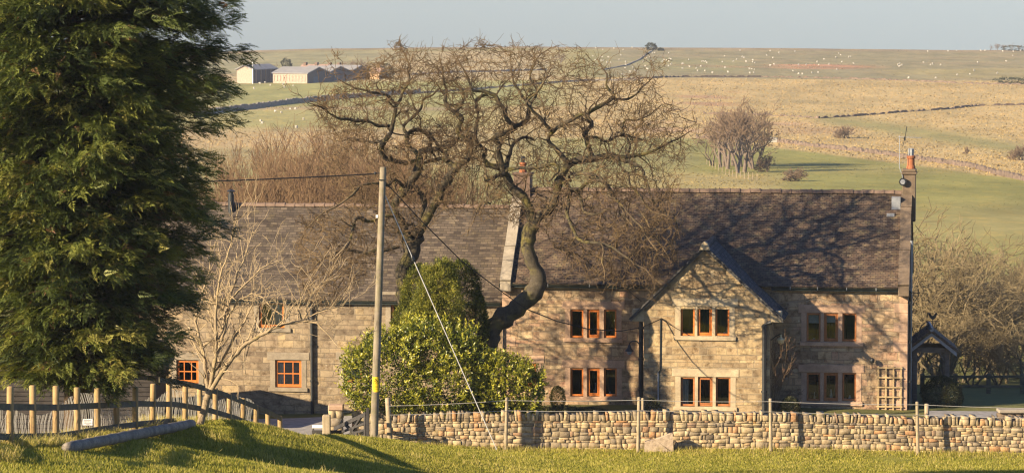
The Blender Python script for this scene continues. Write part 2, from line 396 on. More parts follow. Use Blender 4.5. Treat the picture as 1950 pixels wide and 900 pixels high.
def wood(name, c0, c1, axis='Z', green=0.0, rough=.85):
    m = NT(name, rough); o = m.obj(); mp = m.n('Mapping'); m.l(o, mp.inputs[0])
    mp.inputs['Scale'].default_value = {'Z': (9,9,.7), 'X': (.7,9,9)}[axis]
    g1 = m.noise(mp.outputs[0], 2.4, 6, .65); n2 = m.noise(o, 2.1, 4, .6)
    b = m.ramp(g1, [(.25, c0), (.7, c1)])
    b = m.mix(m.ramp(n2, [(.42, GREY(0)), (.66, GREY(.6))]), b, tuple(x*.55 for x in c0))
    if green: b = m.mix(m.math('MULTIPLY', m.ramp(m.noise(o, 3.3, 4), [(.45, GREY(0)), (.62, GREY(1))]), green), b, (.13,.13,.04))
    m.col(b); m.bump(g1, .5, .01); return m.m
M['post_new'] = wood('yellow_softwood_post', (.27,.17,.075), (.42,.285,.13), green=.25)
M['post_old'] = wood('weathered_fence_post', (.26,.20,.13), (.42,.335,.22), green=.3)
M['rail'] = wood('dark_weathered_rail', (.06,.052,.038), (.15,.13,.095), 'X', green=.25)
M['gate'] = wood('black_weathered_gate', (.03,.028,.028), (.07,.064,.06), 'X')
M['pole'] = wood('utility_pole_timber', (.16,.13,.092), (.30,.25,.18), green=.35)
M['log'] = wood('grey_fallen_pole', (.10,.085,.07), (.34,.29,.23), 'X'); M['galv'] = simple('bright_galvanised_wire', (.62,.60,.56), .5, .1, 8, .4)
M['oakframe'] = wood('grey_oak_frame', (.10,.085,.07), (.22,.19,.16), 'X')
M['boards'] = wood('dark_boarding', (.035,.029,.025), (.07,.058,.048), 'X')
M['trellis'] = wood('pale_trellis_lath', (.36,.25,.125), (.52,.39,.21))
M['wire'] = simple('galvanised_wire', (.36,.34,.30), .5, .15, 8, .4)
M['cable'] = simple('black_cable', (.02,.018,.017), .6, .2, 8)
M['sign_yellow'] = simple('yellow_enamel', (.72,.50,.02), .5, .08, 4); M['ink'] = simple('black_ink', (.02,.02,.02), .7, .1, 3)
M['sheep'] = simple('fleece', (.46,.42,.35), .95, .15, 3)
M['drive'] = simple('grey_gravel_drive', (.25,.235,.22), .95, .25, 4, .1, .3)
def island_stone(name, stops, lich=.5):
    m = NT(name, .93); g = m.n('NewGeometry'); o = m.obj()
    base = m.ramp(g.outputs['Random Per Island'], stops)
    n1 = m.noise(o, 7, 5, .7); n2 = m.noise(o, 26, 4, .7); n3 = m.noise(o, 2.4, 4, .6)
    base = m.mix(m.ramp(n1, [(.3, GREY(.75)), (.52, GREY(0))]), base, m.mix(1, base, (.42,.38,.35), 'MULTIPLY'))
    base = m.mix(m.math('MULTIPLY', m.ramp(n1, [(.58, GREY(0)), (.72, GREY(1))]), lich), base, (.56,.50,.36))
    base = m.mix(m.ramp(n3, [(.6, GREY(0)), (.74, GREY(.55))]), base, (.22,.17,.05))
    base = m.mix(m.ramp(n2, [(.3, GREY(.5)), (.55, GREY(0))]), base, m.mix(1, base, (.5,.46,.42), 'MULTIPLY'))
    m.col(base); m.bump(m.math('ADD', n1, m.math('MULTIPLY', n2, .5)), .7, .03); return m.m
M['drystone'] = island_stone('dry_stone', [(0,(.15,.12,.085)),(.2,(.36,.275,.16)),(.42,(.46,.355,.20)),(.58,(.23,.185,.13)),(.8,(.52,.405,.235)),(.92,(.42,.23,.105)),(1,(.19,.16,.125))])
M['boulder'] = island_stone('pale_boulder', [(0,(.44,.345,.245)),(1,(.44,.345,.245))], .3)
def leafmat(name, stops, attr='rnd', transl=.3, rough=.55, spec=.35):
    m = NT(name, rough); a = m.attr(attr); c = m.ramp(a.outputs['Fac'], stops)
    n = m.noise(m.gen(), 1.3, 3); c = m.mix(m.ramp(n, [(.35, GREY(.5)), (.6, GREY(0))]), c, m.mix(1, c, (.55,.6,.55), 'MULTIPLY'))
    m.col(c); m.b.inputs['Specular IOR Level'].default_value = spec
    t = m.n('BsdfTranslucent'); m.l(m.mix(1, c, (1.3,1.35,.6), 'MULTIPLY'), t.inputs[0]); ms = m.n('MixShader', i_Fac=transl)
    m.l(m.b.outputs[0], ms.inputs[1]); m.l(t.outputs[0], ms.inputs[2]); m.l(ms.outputs[0], m.t.nodes['Material Output'].inputs['Surface']); return m.m
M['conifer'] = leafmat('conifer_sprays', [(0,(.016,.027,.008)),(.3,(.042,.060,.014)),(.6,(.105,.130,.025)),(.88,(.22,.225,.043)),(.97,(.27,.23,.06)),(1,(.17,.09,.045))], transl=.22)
M['laurel'] = leafmat('laurel_leaves', [(0,(.022,.038,.009)),(.35,(.085,.11,.017)),(.7,(.29,.29,.033)),(1,(.47,.41,.055))], transl=.28, rough=.35, spec=.5)
M['cypress'] = leafmat('cypress_foliage', [(0,(.022,.034,.007)),(.4,(.095,.11,.016)),(.75,(.23,.225,.028)),(1,(.36,.31,.045))], transl=.2)
M['darkshrub'] = leafmat('dark_shrub_leaves', [(0,(.02,.025,.012)),(.6,(.045,.05,.02)),(1,(.09,.085,.03))], transl=.15)
M['dryclimber'] = leafmat('dry_climber', [(0,(.09,.045,.03)),(.6,(.17,.09,.06)),(1,(.26,.16,.10))], transl=.1)
M['grassblade'] = leafmat('grass_blades', [(0,(.085,.10,.013)),(.3,(.21,.21,.028)),(.55,(.34,.305,.052)),(.8,(.46,.37,.12)),(1,(.58,.46,.23))], transl=.35, rough=.6, spec=.2)
def bark(name, thick0, thick1, moss, twig0, twig1, r0=.012, r1=.05, mossiness=.7):
    m = NT(name, .9); a = m.attr('rad').outputs['Fac']; o = m.obj()
    n1 = m.noise(o, 5, 5, .7); n2 = m.noise(o, 1.4, 4, .6); n3 = m.noise(o, 24, 4, .7)
    th = m.ramp(n1, [(.3, thick0), (.7, thick1)])
    th = m.mix(m.ramp(n3, [(.35, GREY(.6)), (.6, GREY(0))]), th, m.mix(1, th, (.4,.38,.36), 'MULTIPLY'))
    th = m.mix(m.math('MULTIPLY', m.ramp(n2, [(.5, GREY(0)), (.64, GREY(1))]), mossiness), th, moss)
    tw = m.ramp(n2, [(.35, twig0), (.65, twig1)])
    k = m.math('DIVIDE', m.math('SUBTRACT', a, r0), r1 - r0, True); m.col(m.mix(k, tw, th)); m.bump(m.math('ADD', n1, n3), .7, .03); return m.m
M['bark_oak'] = bark('oak_bark', (.045,.038,.027), (.11,.09,.06), (.15,.125,.03), (.08,.053,.030), (.18,.12,.060))
M['bark_pale'] = bark('pale_bark', (.22,.165,.10), (.40,.31,.20), (.20,.16,.06), (.33,.25,.15), (.46,.35,.21))
M['bark_birch'] = bark('birch_scrub_bark', (.08,.06,.038), (.15,.115,.07), (.13,.11,.04), (.15,.09,.052), (.23,.15,.08), mossiness=.4)
M['bark_hedge'] = bark('hedgerow_bark', (.09,.075,.048), (.21,.165,.10), (.15,.125,.045), (.15,.115,.062), (.31,.24,.13), mossiness=.5)
M['bark_far'] = bark('far_tree_bark', (.12,.09,.07), (.20,.155,.12), (.14,.12,.06), (.15,.095,.055), (.22,.145,.08), mossiness=.3)
M['bark_trunk'] = simple('conifer_bark', (.08,.055,.035), .95, .4, 9, .1, .5)
# the ground: colour of each field is stored on the sheet, broken up by grass-scale noise
m = NT('ground_turf', .97); ca = m.attr('field').outputs['Color']; p = m.gen()
mp = m.n('Mapping'); m.l(p, mp.inputs[0]); mp.inputs['Scale'].default_value = (1, .28, 1)
n1 = m.noise(mp.outputs[0], .085, 7, .68); n2 = m.noise(p, 1.1, 5, .7); n3 = m.noise(mp.outputs[0], .35, 6, .7, .6)
c = m.mix(m.ramp(n1, [(.36, GREY(.8)), (.62, GREY(0))]), ca, m.mix(1, ca, (.62,.64,.64), 'MULTIPLY'))
c = m.mix(m.ramp(n3, [(.50, GREY(0)), (.64, GREY(.7))]), c, m.mix(1, c, (1.34,1.18,1.0), 'MULTIPLY'))
c = m.mix(m.ramp(n2, [(.3, GREY(.5)), (.55, GREY(0))]), c, m.mix(1, c, (.55,.6,.5), 'MULTIPLY'))
m.b.inputs['Specular IOR Level'].default_value = .05
m.col(c); m.bump(m.math('ADD', m.math('MULTIPLY', n2, 1), n3), .5, .12); M['ground'] = m.m
# ------------------------------------------------------------------ the land: one sheet from behind the camera to beyond the skyline
def rows_D(py):
    """distance of the land seen at a photo row (middle of the valley side)"""
    return np.interp(py, _PY[::-1], _PD[::-1])
def field_colour(X, Y):
    px = 975 + X / np.maximum(Y, 60) * F; D = Y + 0.0
    wob = sin_noise(X, Y, .02, 21); wob2 = sin_noise(X, Y, .06, 22); fine = sin_noise(X, Y, .14, 23)
    c = np.zeros(X.shape + (3,)); c[:] = (.28, .255, .055)
    def put(mask, col): 
        k = np.clip(mask, 0, 1)[..., None]; c[:] = c * (1 - k) + np.array(col) * k
    band = lambda lo, hi, s=14: sst(lo - s, lo + s, D) * (1 - sst(hi - s, hi + s, D))
    xr = lambda a, b, s=25: sst(a - s, a + s, px) * (1 - sst(b - s, b + s, px))
    # garden lawn / yard close to the house
    put(band(121, 165, 2), (.13, .13, .05))
    # valley bottom and lower pasture
    put(sst(160, 190, D), (.30, .27, .105))
    put(sst(170, 320, D) * xr(1500, 4000, 120), (.27, .25, .085))
    put(band(430, 730, 12) * xr(1330, 2600, 30), (.265, .25, .080))
    put(band(300, 470, 30) * sst(.1, .6, wob) * xr(1100, 4000, 60), (.33, .28, .12))
    put(band(440, 560, 18) * xr(1150, 1490, 60) * sst(-.6, .1, wob), (.37, .30, .13))
    put(band(560, 690, 14) * xr(1500, 2200, 60) * sst(.0, .5, wob), (.34, .27, .12))
    # straw-coloured rough grazing across the middle
    lo = 735 - np.clip((px - 1330) / 620, 0, 1.4) * 205
    put(sst(lo - 6, lo + 6, D) * (1 - sst(1070, 1078, D)) * xr(900, 5000, 120), (.46, .345, .165))
    put(sst(560, 640, D) * (1 - sst(770, 790, D)) * (1 - sst(900, 1100, px)), (.40, .32, .155))
    put(band(690, 760, 10) * (1 - sst(700, 1000, px)), (.44, .33, .17))
    # greener strip slanting through the straw
    mid = 820 - np.clip((px - 1600) / 330, -.4, 1.4) * 130
    put(np.exp(-((D - mid) / 30) ** 2) * xr(1560, 2100, 50) * .85, (.25, .235, .095))
    mid = 925 - (px - 1560) * .18
    put(np.exp(-((D - mid - 12 * wob2) / 9) ** 2) * xr(1490, 1680, 30) * .6, (.25, .21, .11))
    # reddish brown rough patches and molehills near the wall on the straw slope
    put(band(880, 985, 22) * xr(1250, 1400, 40) * sst(0, .35, fine) * .8, (.36, .22, .135))
    put(band(760, 815, 10) * xr(1120, 1540, 40) * sst(-.1, .4, fine) * .7, (.42, .28, .18))
    put(band(752, 790, 8) * xr(1480, 1640, 40) * .5, (.33, .22, .14))
    # left: pale green paddocks below the farm
    put(band(785, 895, 8) * (1 - sst(860, 1000, px)), (.34, .305, .125))
    put(band(895, 1050, 5) * (1 - sst(1000, 1150, px)), (.31, .295, .115))
    put(band(868, 884, 5) * (1 - sst(860, 1000, px)), (.40, .31, .17))
    # top moorland pasture
    put(sst(1066, 1074, D) * sst(1100, 1200, px), (.275, .24, .135))
    put(sst(1066, 1074, D) * sst(1100, 1200, px) * sst(.05, .45, wob2) * .6, (.30, .24, .14))
    put(band(1150, 1290, 30) * xr(1200, 1420, 40) * .6, (.26, .25, .115))
    put(band(1185, 1235, 9) * xr(1470, 1660, 50) * sst(-.5, .2, fine), (.46, .25, .15))
    put(band(1195, 1225, 9) * xr(1230, 1440, 50) * sst(-.3, .3, fine) * .8, (.36, .22, .13))
    put(band(1090, 1200, 20) * xr(1690, 1990, 40) * sst(-.4, .3, wob2), (.32, .27, .13))
    put(band(1050, 1400, 20) * (1 - sst(1000, 1130, px)), (.40, .315, .17))
    d0 = 1300 + (px - 480) * -.02
    put(sst(d0 - 90 - (700 - px) * .35, d0 - 40 - (700 - px) * .35, D) * (1 - sst(640, 900, px)) * (1 - sst(1400, 1425, D)), (.29, .265, .145))
    put(sst(1405, 1440, D), (.30, .235, .145))
    # near field
    k = (1 - sst(119.2, 121, D)) ; put(k, (.30, .275, .055))
    put(k * sst(.0, .5, sin_noise(X, Y, .9, 31)) * .55, (.30, .26, .075))
    put(k * sst(.1, .6, sin_noise(X, Y, 2.2, 32)) * .4, (.21, .215, .04))
    put(np.exp(-((D - 118.6) / .9) ** 2) * (X > -4) * .7, (.40, .32, .13))
    return np.clip(c * (1 + .10 * fine[..., None] + .06 * wob2[..., None]), .01, .9)
Ys = np.concatenate([np.arange(-30, 68, 3.), np.arange(68, 136, .4), 136 * (1450 / 136) ** (np.arange(0, 301) / 300.), np.linspace(1462, 2800, 20)])
ss = np.linspace(-1, 1, 361); ss = np.sign(ss) * (.55 * np.abs(ss) + .45 * np.abs(ss) ** 3)
wid = 34 + .30 * np.maximum(Ys, 0)
GX = ss[None, :] * wid[:, None]; GY = np.repeat(Ys[:, None], len(ss), 1)
GZ = ground_h(GX, GY)
near = (1 - sst(118.5, 120, GY)) * sst(60, 72, GY)
GZ = GZ + near * (.035 * sin_noise(GX, GY, 1.1, 41) + .02 * sin_noise(GX, GY, 3.0, 42))
nr, nc = GX.shape; idx = np.arange(nr * nc).reshape(nr, nc)
ff = np.stack([idx[:-1, :-1], idx[:-1, 1:], idx[1:, 1:], idx[1:, :-1]], -1).reshape(-1)
me = np_mesh('ground', np.stack([GX, GY, GZ], -1).reshape(-1, 3), ff, np.full(len(ff) // 4, 4), True, {'field': field_colour(GX, GY).reshape(-1, 3)})
tag(link_mesh('ground', me, M['ground']), kind='structure')
# gravel drive in front of the low wing
def drape(name, x0, x1, y0, y1, dz, mat, step=.5, shape=None):
    xs = np.arange(x0, x1 + .01, step); ys = np.arange(y0, y1 + .01, step); X, Y = np.meshgrid(xs, ys)
    if shape: X, Y = shape(X, Y)
    Z = ground_h(X, Y) + dz; i = np.arange(X.size).reshape(X.shape)
    f = np.stack([i[:-1,:-1], i[:-1,1:], i[1:,1:], i[1:,:-1]], -1).reshape(-1)
    return tag(link_mesh(name, np_mesh(name, np.stack([X, Y, Z], -1).reshape(-1, 3), f, np.full(len(f)//4, 4), True), mat), kind='structure')
drape('drive', -17, -4.6, 119.6, 131.2, .03, M['drive'])
drape('garden_path', 15.6, 24, 126.6, 128.6, .03, M['drive'])

# ------------------------------------------------------------------ grass blades of the near field (uncountable: stuff)
def blades(n, xr, yr, hmin, hmax, w, keep=None, rnd=(0, 1), lean=.5, seed=1):
    r = np.random.default_rng(seed); X = r.uniform(*xr, n); Y = r.uniform(*yr, n)
    k = np.abs(X) < .157 * Y + .6
    if keep is not None: k &= keep(X, Y, r)
    X, Y = X[k], Y[k]; m = len(X); Z = near_h(X, Y)
    patch = sin_noise(X, Y, .9, 31) * .5 + sin_noise(X, Y, 2.3, 33) * .5
    h = r.uniform(hmin, hmax, m) * (1 + .7 * patch); a = r.uniform(0, 6.28, m); la = r.uniform(0, 6.28, m); ll = h * r.uniform(.1, lean, m)
    P = np.stack([X, Y, Z - .02], -1); wv = np.stack([np.cos(a), np.sin(a), 0 * a], -1) * (w * r.uniform(.6, 1.3, m))[:, None]
    tip = P + np.stack([np.cos(la) * ll, np.sin(la) * ll, h + .02], -1); midp = P + (tip - P) * np.array([.35, .35, .6])
    V = np.stack([P - wv, P + wv, midp + wv * .7, midp - wv * .7, tip], 1).reshape(-1, 3)
    b = np.arange(m) * 5; f4 = np.stack([b, b+1, b+2, b+3], -1); f3 = np.stack([b+3, b+2, b+4], -1)
    c = np.clip(rnd[0] + (rnd[1] - rnd[0]) * (r.beta(2, 2.2, m) + .28 * patch), 0, 1)
    return V, f4, f3, np.repeat(c, 5)
def blade_obj(name, parts, mat):
    Vs, Fs, Ss, Cs, o = [], [], [], [], 0
    for V, f4, f3, c in parts:
        Vs.append(V); Cs.append(c); Fs += [(f4 + o).ravel(), (f3 + o).ravel()]; Ss += [np.full(len(f4), 4), np.full(len(f3), 3)]; o += len(V)
    me = np_mesh(name, np.concatenate(Vs), np.concatenate(Fs), np.concatenate(Ss), False, {'rnd': np.concatenate(Cs)})
    return tag(link_mesh(name, me, mat), kind='stuff')
fx = lambda Y: np.interp(Y, [80, 95, 102, 115], [-11.85, -10.3, -10.0, -7.9])     # the line of the paddock fence
g1 = blades(150000, (-6, 20), (103, 119.2), .03, .085, .015, rnd=(.08, .9), seed=3)
g2 = blades(300000, (-15, -1), (70, 117), .045, .13, .013, lambda X, Y, r: X < -4 + (117 - Y) * .35, rnd=(.05, .86), seed=4)
g3 = blades(16000, (-5, 20), (117.9, 118.95), .08, .26, .008, lambda X, Y, r: r.random(len(X)) < np.clip((Y - 117.6) / 1.3, 0, 1) ** 2 * (.45 + .6 * sin_noise(X, Y, 1.5, 51)), rnd=(.4, 1), lean=.8, seed=5)
g4 = blades(120000, (-13.5, -7), (76, 114), .10, .36, .010, lambda X, Y, r: (np.abs(X - fx(Y)) < .7) & (sin_noise(X, Y, 1.8, 52) > -.25), rnd=(.5, 1), lean=.8, seed=6)
g5 = blades(110000, (-13, 18), (72, 118), .12, .28, .010, lambda X, Y, r: sin_noise(X, Y, 2.6, 53) + .4 * sin_noise(X, Y, .5, 54) > .5, rnd=(.45, 1), lean=.8, seed=7)
blade_obj('grass', [g1, g2, g3, g4, g5], M['grassblade'])

# rough tussocks that give the far fields their pile (uncountable: stuff)
r = np.random.default_rng(77); n = 330000; py = r.uniform(92, 640, n); px = r.uniform(-350, 2300, n); D = rows_D(py) * r.uniform(.985, 1.015, n); D = np.clip(D, 165, 1446); k = D > 400; D, px, py = D[k], px[k], py[k]; n = len(D); X = (px - 975) / F * D
fc = field_colour(X, D); straw = np.clip((fc[:, 0] / fc[:, 1] - 1.0) / .35, 0, 1); tn = sin_noise(X, D, .11, 78) + .8*sin_noise(X, D, .33, 79)
k = r.random(n) < .25 + .55 * straw + .35 * tn; X, D, fc, straw = X[k], D[k], fc[k], straw[k]; n = len(X)
h = (r.uniform(.07, .18, n) * (.5 + .5 * straw) + straw * r.uniform(.0, .18, n)) * (.45 + .55 * sst(300, 620, D)); w = h * r.uniform(.5, 1.3, n); a = r.uniform(0, 3.14, n); Z = ground_h(X, D)
P = np.stack([X, D, Z - .03], -1); u = np.stack([np.cos(a), np.sin(a)*.5, 0*a], -1) * w[:, None]; up_ = np.stack([r.normal(0, .12, n), r.normal(0, .12, n), h], -1)
V = np.stack([P - u, P + u, P + u*.5 + up_*.9, P - u*.4 + up_], 1).reshape(-1, 3); i4 = np.arange(n * 4)
fcol = np.repeat(np.clip(fc * r.uniform(.66, .90, (n, 1)) * np.array([1.03, 1.0, .92]), 0, .9), 4, 0)
tuss = NT('tussock_grass', .95); cc = tuss.attr('field').outputs['Color']; tuss.col(cc); tl = tuss.n('BsdfTranslucent'); tuss.l(cc, tl.inputs[0]); mx = tuss.n('MixShader', i_Fac=.35)
tuss.l(tuss.b.outputs[0], mx.inputs[1]); tuss.l(tl.outputs[0], mx.inputs[2]); tuss.l(mx.outputs[0], tuss.t.nodes['Material Output'].inputs['Surface'])
tag(link_mesh('rough_grass', np_mesh('rough_grass', V, i4, np.full(n, 4), False, {'field': fcol}), tuss.m), kind='stuff')
# ------------------------------------------------------------------ the farmhouse (one building: main range, low wing, gabled porch)
house = empty('farmhouse', HP0, -PSI, 'long two storey sandstone farmhouse with tiled roofs, orange window frames and gabled porch', 'house')
def hx(px, d=0.0, py=650): return hp(px, py, d)[0]
def hz(py, d=0.0, px=1340): return hp(px, py, d)[1]
XL, XR = hx(957), hx(1728); ZE = hz(537); ZR = 8.02; HD = 3.5; BD = 7.0
XW = -23.5; WD = .35; ZEW = hz(566, WD, 700); ZRW = hz(397, WD + 3.5, 700)
PD = -2.5; PXL, PXR = hx(1226, PD), hx(1466, PD); ZPE = hz(588, PD); ZPA = hz(474, PD); PXA = hx(1342, PD, 474)
def rects(px_list, y0, y1, d):
    out = []
    for a, b in px_list:
        xa, _ = hp(a, (y0+y1)/2, d); xb, _ = hp(b, (y0+y1)/2, d); cx = (a+b)/2
        out.append((xa, xb, hp(cx, y1, d)[1], hp(cx, y0, d)[1]))
    return out
W_UL = rects([(1086,1111),(1118,1141.5),(1150,1174)], 589, 643, 0); W_LL = rects([(1086,1111),(1118,1142),(1150,1174.5)], 700.5, 754, 0)
W_UR = rects([(1536,1562.5),(1569,1596),(1604,1631)], 596, 650, 0); W_LR = rects([(1536,1562),(1568.5,1596),(1604,1630)], 709.5, 763, 0)
W_SM = rects([(1000,1021)], 691, 735, 0)
W_PU = rects([(1296,1323),(1328,1356),(1362,1389)], 583.5, 639, PD); W_PL = rects([(1296,1323),(1329,1357),(1363,1391)], 717.5, 773, PD)
W_W1 = rects([(493,542)], 574, 624, WD); W_W2 = rects([(524,574)], 685, 737, WD); W_W3 = rects([(336,378)], 685, 729, WD)
W_W4 = rects([(744,775)], 570, 622, WD); W_W5 = rects([(655,690)], 685, 728, WD)
allmain = W_UL + W_LL + W_UR + W_LR + W_SM; allporch = W_PU + W_PL; allwing = W_W1 + W_W2 + W_W3 + W_W4 + W_W5
# walls
w = MB(); plate_holes(w, XL, XR, -.4, ZE, 0, allmain, .17)
w.quad((XR,0,-1.5),(XR,BD,-1.5),(XR,BD,ZE),(XR,0,ZE)); w.quad((XR,0,ZE),(XR,BD,ZE),(XR,HD,ZR))
w.quad((XL,BD,-1.5),(XL,0,-1.5),(XL,0,ZE),(XL,BD,ZE)); w.quad((XL,BD,ZE),(XL,0,ZE),(XL,HD,ZR))
w.quad((XR,BD,-1.5),(XL,BD,-1.5),(XL,BD,ZE),(XR,BD,ZE)); w.build('wall', M['stone'], house)
q = MB(); q2 = MB()
for k in range(14):                                   # dressed corner stones
    z0 = -.3 + k * .37
    if z0 + .35 > ZE: break
    L = .52 if k % 2 else .30
    q.bbox(XL - .012, XL + L, -.014, .2, z0, z0 + .355, .012); q2.bbox(XR - L, XR + .012, -.014, .2, z0, z0 + .355, .012)
q.build('corner_stones', M['dressed_red'], house); q2.build('corner_stones', M['dressed_red'], house)
w = MB(); plate_holes(w, XW, XL - .001, -1.4, ZEW, WD, allwing, .17)
w.quad((XW,WD+BD,-1),(XW,WD,-1),(XW,WD,ZEW),(XW,WD+BD,ZEW)); w.quad((XW,WD+BD,ZEW),(XW,WD,ZEW),(XW,WD+3.5,ZRW)); w.quad((XL,WD+BD,-1),(XW,WD+BD,-1),(XW,WD+BD,ZEW),(XL,WD+BD,ZEW))
w.build('wing_wall', M['stone_wing'], house)
w = MB(); plate_holes(w, PXL, PXR, -.4, ZPE, PD, allporch, .17)
w.quad((PXL,PD,ZPE),(PXR,PD,ZPE),(PXA,PD,ZPA)); w.quad((PXR,PD,-.4),(PXR,0,-.4),(PXR,0,ZPE),(PXR,PD,ZPE)); w.quad((PXL,0,-.4),(PXL,PD,-.4),(PXL,PD,ZPE),(PXL,0,ZPE))
w.build('porch_wall', M['stone_porch'], house)
# roofs: slabs with a real thickness
def slope(mb, x0, x1, ye, ze, yr, zr, t=.07):
    n = Vector((0, -(zr-ze), yr-ye)).normalized() * t
    if n.z < 0: n = -n
    a, b, c, d = (x0,ye,ze),(x1,ye,ze),(x1,yr,zr),(x0,yr,zr)
    up = [(p[0]+n.x, p[1]+n.y, p[2]+n.z) for p in (a,b,c,d)]
    mb.quad(*up) if ye < yr else mb.quad(*up[::-1])
    lo = [a,b,c,d]
    for i in range(4):
        k = (i+1) % 4; mb.quad(lo[i], lo[k], up[k], up[i])
OV = .22; sl = (ZR-ZE)/HD
r = MB(); slope(r, XL-.05, XR+.05, -OV, ZE-OV*sl+.05, HD, ZR+.05); slope(r, XL-.05, XR+.05, BD+OV, ZE-OV*sl+.05, HD, ZR+.05)
main_roof = r.build('roof', M['roof'], house)
slw = (ZRW-ZEW)/3.5
r = MB(); slope(r, XW-.1, XL-.04, WD-.2, ZEW-.2*slw+.05, WD+3.5, ZRW+.05); slope(r, XW-.1, XL-.04, WD+BD+.2, ZEW-.2*slw+.05, WD+3.5, ZRW+.05)
wing_roof = r.build('wing_roof', M['roof_wing'], house)
def ridge_tiles(x0, x1, y, z, L, rad, name, mat, parent):
    mb = MB(); n = max(1, round((x1-x0)/L)); rr = random.Random(5)
    for i in range(n):
        a, b = x0+(x1-x0)*i/n, x0+(x1-x0)*(i+1)/n; dz = rr.uniform(-.012,.012); V = []
        for x, k in ((a, 1.0), (b-.05, .98), (b-.05, 1.15), (b+.015, 1.15)):
            for t in range(7):
                an = math.pi*(t/6); V.append((x, y - math.cos(an)*rad*k, z+dz + math.sin(an)*rad*.85*k - .05))
        mb.add(V, [(s*7+t, s*7+t+7, s*7+t+8, s*7+t+1)[::-1] for s in range(3) for t in range(6)] + [tuple(range(7))[::-1], tuple(range(21,28))])
    return mb.build(name, mat, parent)
ridge_tiles(XL+.5, XR-.25, HD, ZR+.12, .40, .16, 'ridge_tiles', M['ridge'], main_roof)
ridge_tiles(XW, XL-.1, WD+3.5, ZRW+.12, .40, .15, 'ridge_tiles', M['ridge'], wing_roof)
# porch roof: two slopes running back into the main roof
t = .085; OVS = .50; FV = .14
slp = (ZPA-ZPE)/(PXR-PXA); sll = (ZPA-ZPE)/(PXA-PXL)
def porch_slope(mb, sgn):
    k = slp if sgn > 0 else sll; e = (PXR-PXA) if sgn > 0 else (PXA-PXL)
    xe = PXA + sgn*(e+OVS); ze = ZPA - k*(e+OVS)+.04; xr, zr = PXA, ZPA+.05
    yb = lambda z: max(-.05, (z-ZE)/sl) + .06      # where the slope meets the main roof
    n = Vector((sgn*k, 0, 1)).normalized()*t
    f = [(xr,PD-FV,zr),(xe,PD-FV,ze),(xe,yb(ze),ze),(PXA+sgn*(zr-ZE)/k,yb(ZE),ZE) ,(xr,yb(zr),zr)]
    up = [(p[0]+n.x,p[1],p[2]+n.z) for p in f]
    if sgn > 0: mb.quad(*up)
    else: mb.quad(*up[::-1])
    for i in range(5):
        j = (i+1) % 5; mb.quad(f[i],f[j],up[j],up[i]) if sgn < 0 else mb.quad(f[j],f[i],up[i],up[j])
    mb.quad(*(f if sgn < 0 else f[::-1]))
r = MB(); porch_slope(r, 1); porch_slope(r, -1); porch_roof = r.build('porch_roof', M['roof_porch'], house)
v = MB(); rr = random.Random(3)                      # slate edges stepping up the verges
for sgn, k, e in ((1, slp, PXR-PXA), (-1, sll, PXA-PXL)):
    L = (e+OVS); n = 26; cc = 1/math.sqrt(1+k*k)
    for i in range(n):
        a0, a1 = L*i/n, L*(i+1)/n; h = .105 + rr.uniform(-.012, .012); zt = lambda a: ZPA - k*a + .085
        x0, x1 = PXA+sgn*a0, PXA+sgn*a1; pts = [(x0, zt(a0)),(x1, zt(a1)-.02),(x1-sgn*.0, zt(a1)+h*.55+.02),(x0, zt(a0)+h*.4)]
        if sgn < 0: pts = pts[::-1]
        v.prism(pts, 'y', PD-FV-.03, PD-FV+.16)
v.build('verge_slates', M['roof_porch'], porch_roof)
mb = MB(); mb.prism([(PXA-.2, ZPA-.02),(PXA+.2, ZPA-.02),(PXA+.11, ZPA+.22),(PXA, ZPA+.30),(PXA-.11, ZPA+.22)], 'y', PD-FV-.06, PD+.1)
mb.build('apex_stone', M['dressed'], porch_roof)
b = MB()
for sgn, k, e in ((1, slp, PXR-PXA), (-1, sll, PXA-PXL)):   # pale mortar and undercloak board below the verge
    L = e+OVS; pts = [(PXA, ZPA+.03),(PXA, ZPA-.02),(PXA+sgn*L, ZPA-k*L-.02),(PXA+sgn*L, ZPA-k*L+.03)]
    b.prism(pts[::-1] if sgn < 0 else pts[::1], 'y', PD-FV+.02, PD-.004)
b.build('undercloak', M['ridge_grey'], porch_roof)
n_ = MB(); L = .36; y0 = PD-.1; yend = (ZPA+.1-ZE)/sl
for i in range(int((yend-y0)/L)+1):
    a = y0+i*L; n_.tube([(PXA,a,ZPA+.07),(PXA,a+L-.03,ZPA+.07)], [.15,.145], 8)
n_.build('ridge_tiles', M['roof_porch'], porch_roof)
# porch eave stones (kneelers)
kn = MB(); kn.bbox(PXR-.02, PXR+OVS-.06, PD+.02, PD+.35, ZPE-slp*OVS-.02, ZPE-.04, .02); kn.build('kneeler', M['dressed'], house)
kn = MB(); kn.bbox(PXL-OVS+.06, PXL+.02, PD+.02, PD+.35, ZPE-sll*OVS-.02, ZPE-.04, .02); kn.build('kneeler', M['dressed'], house)
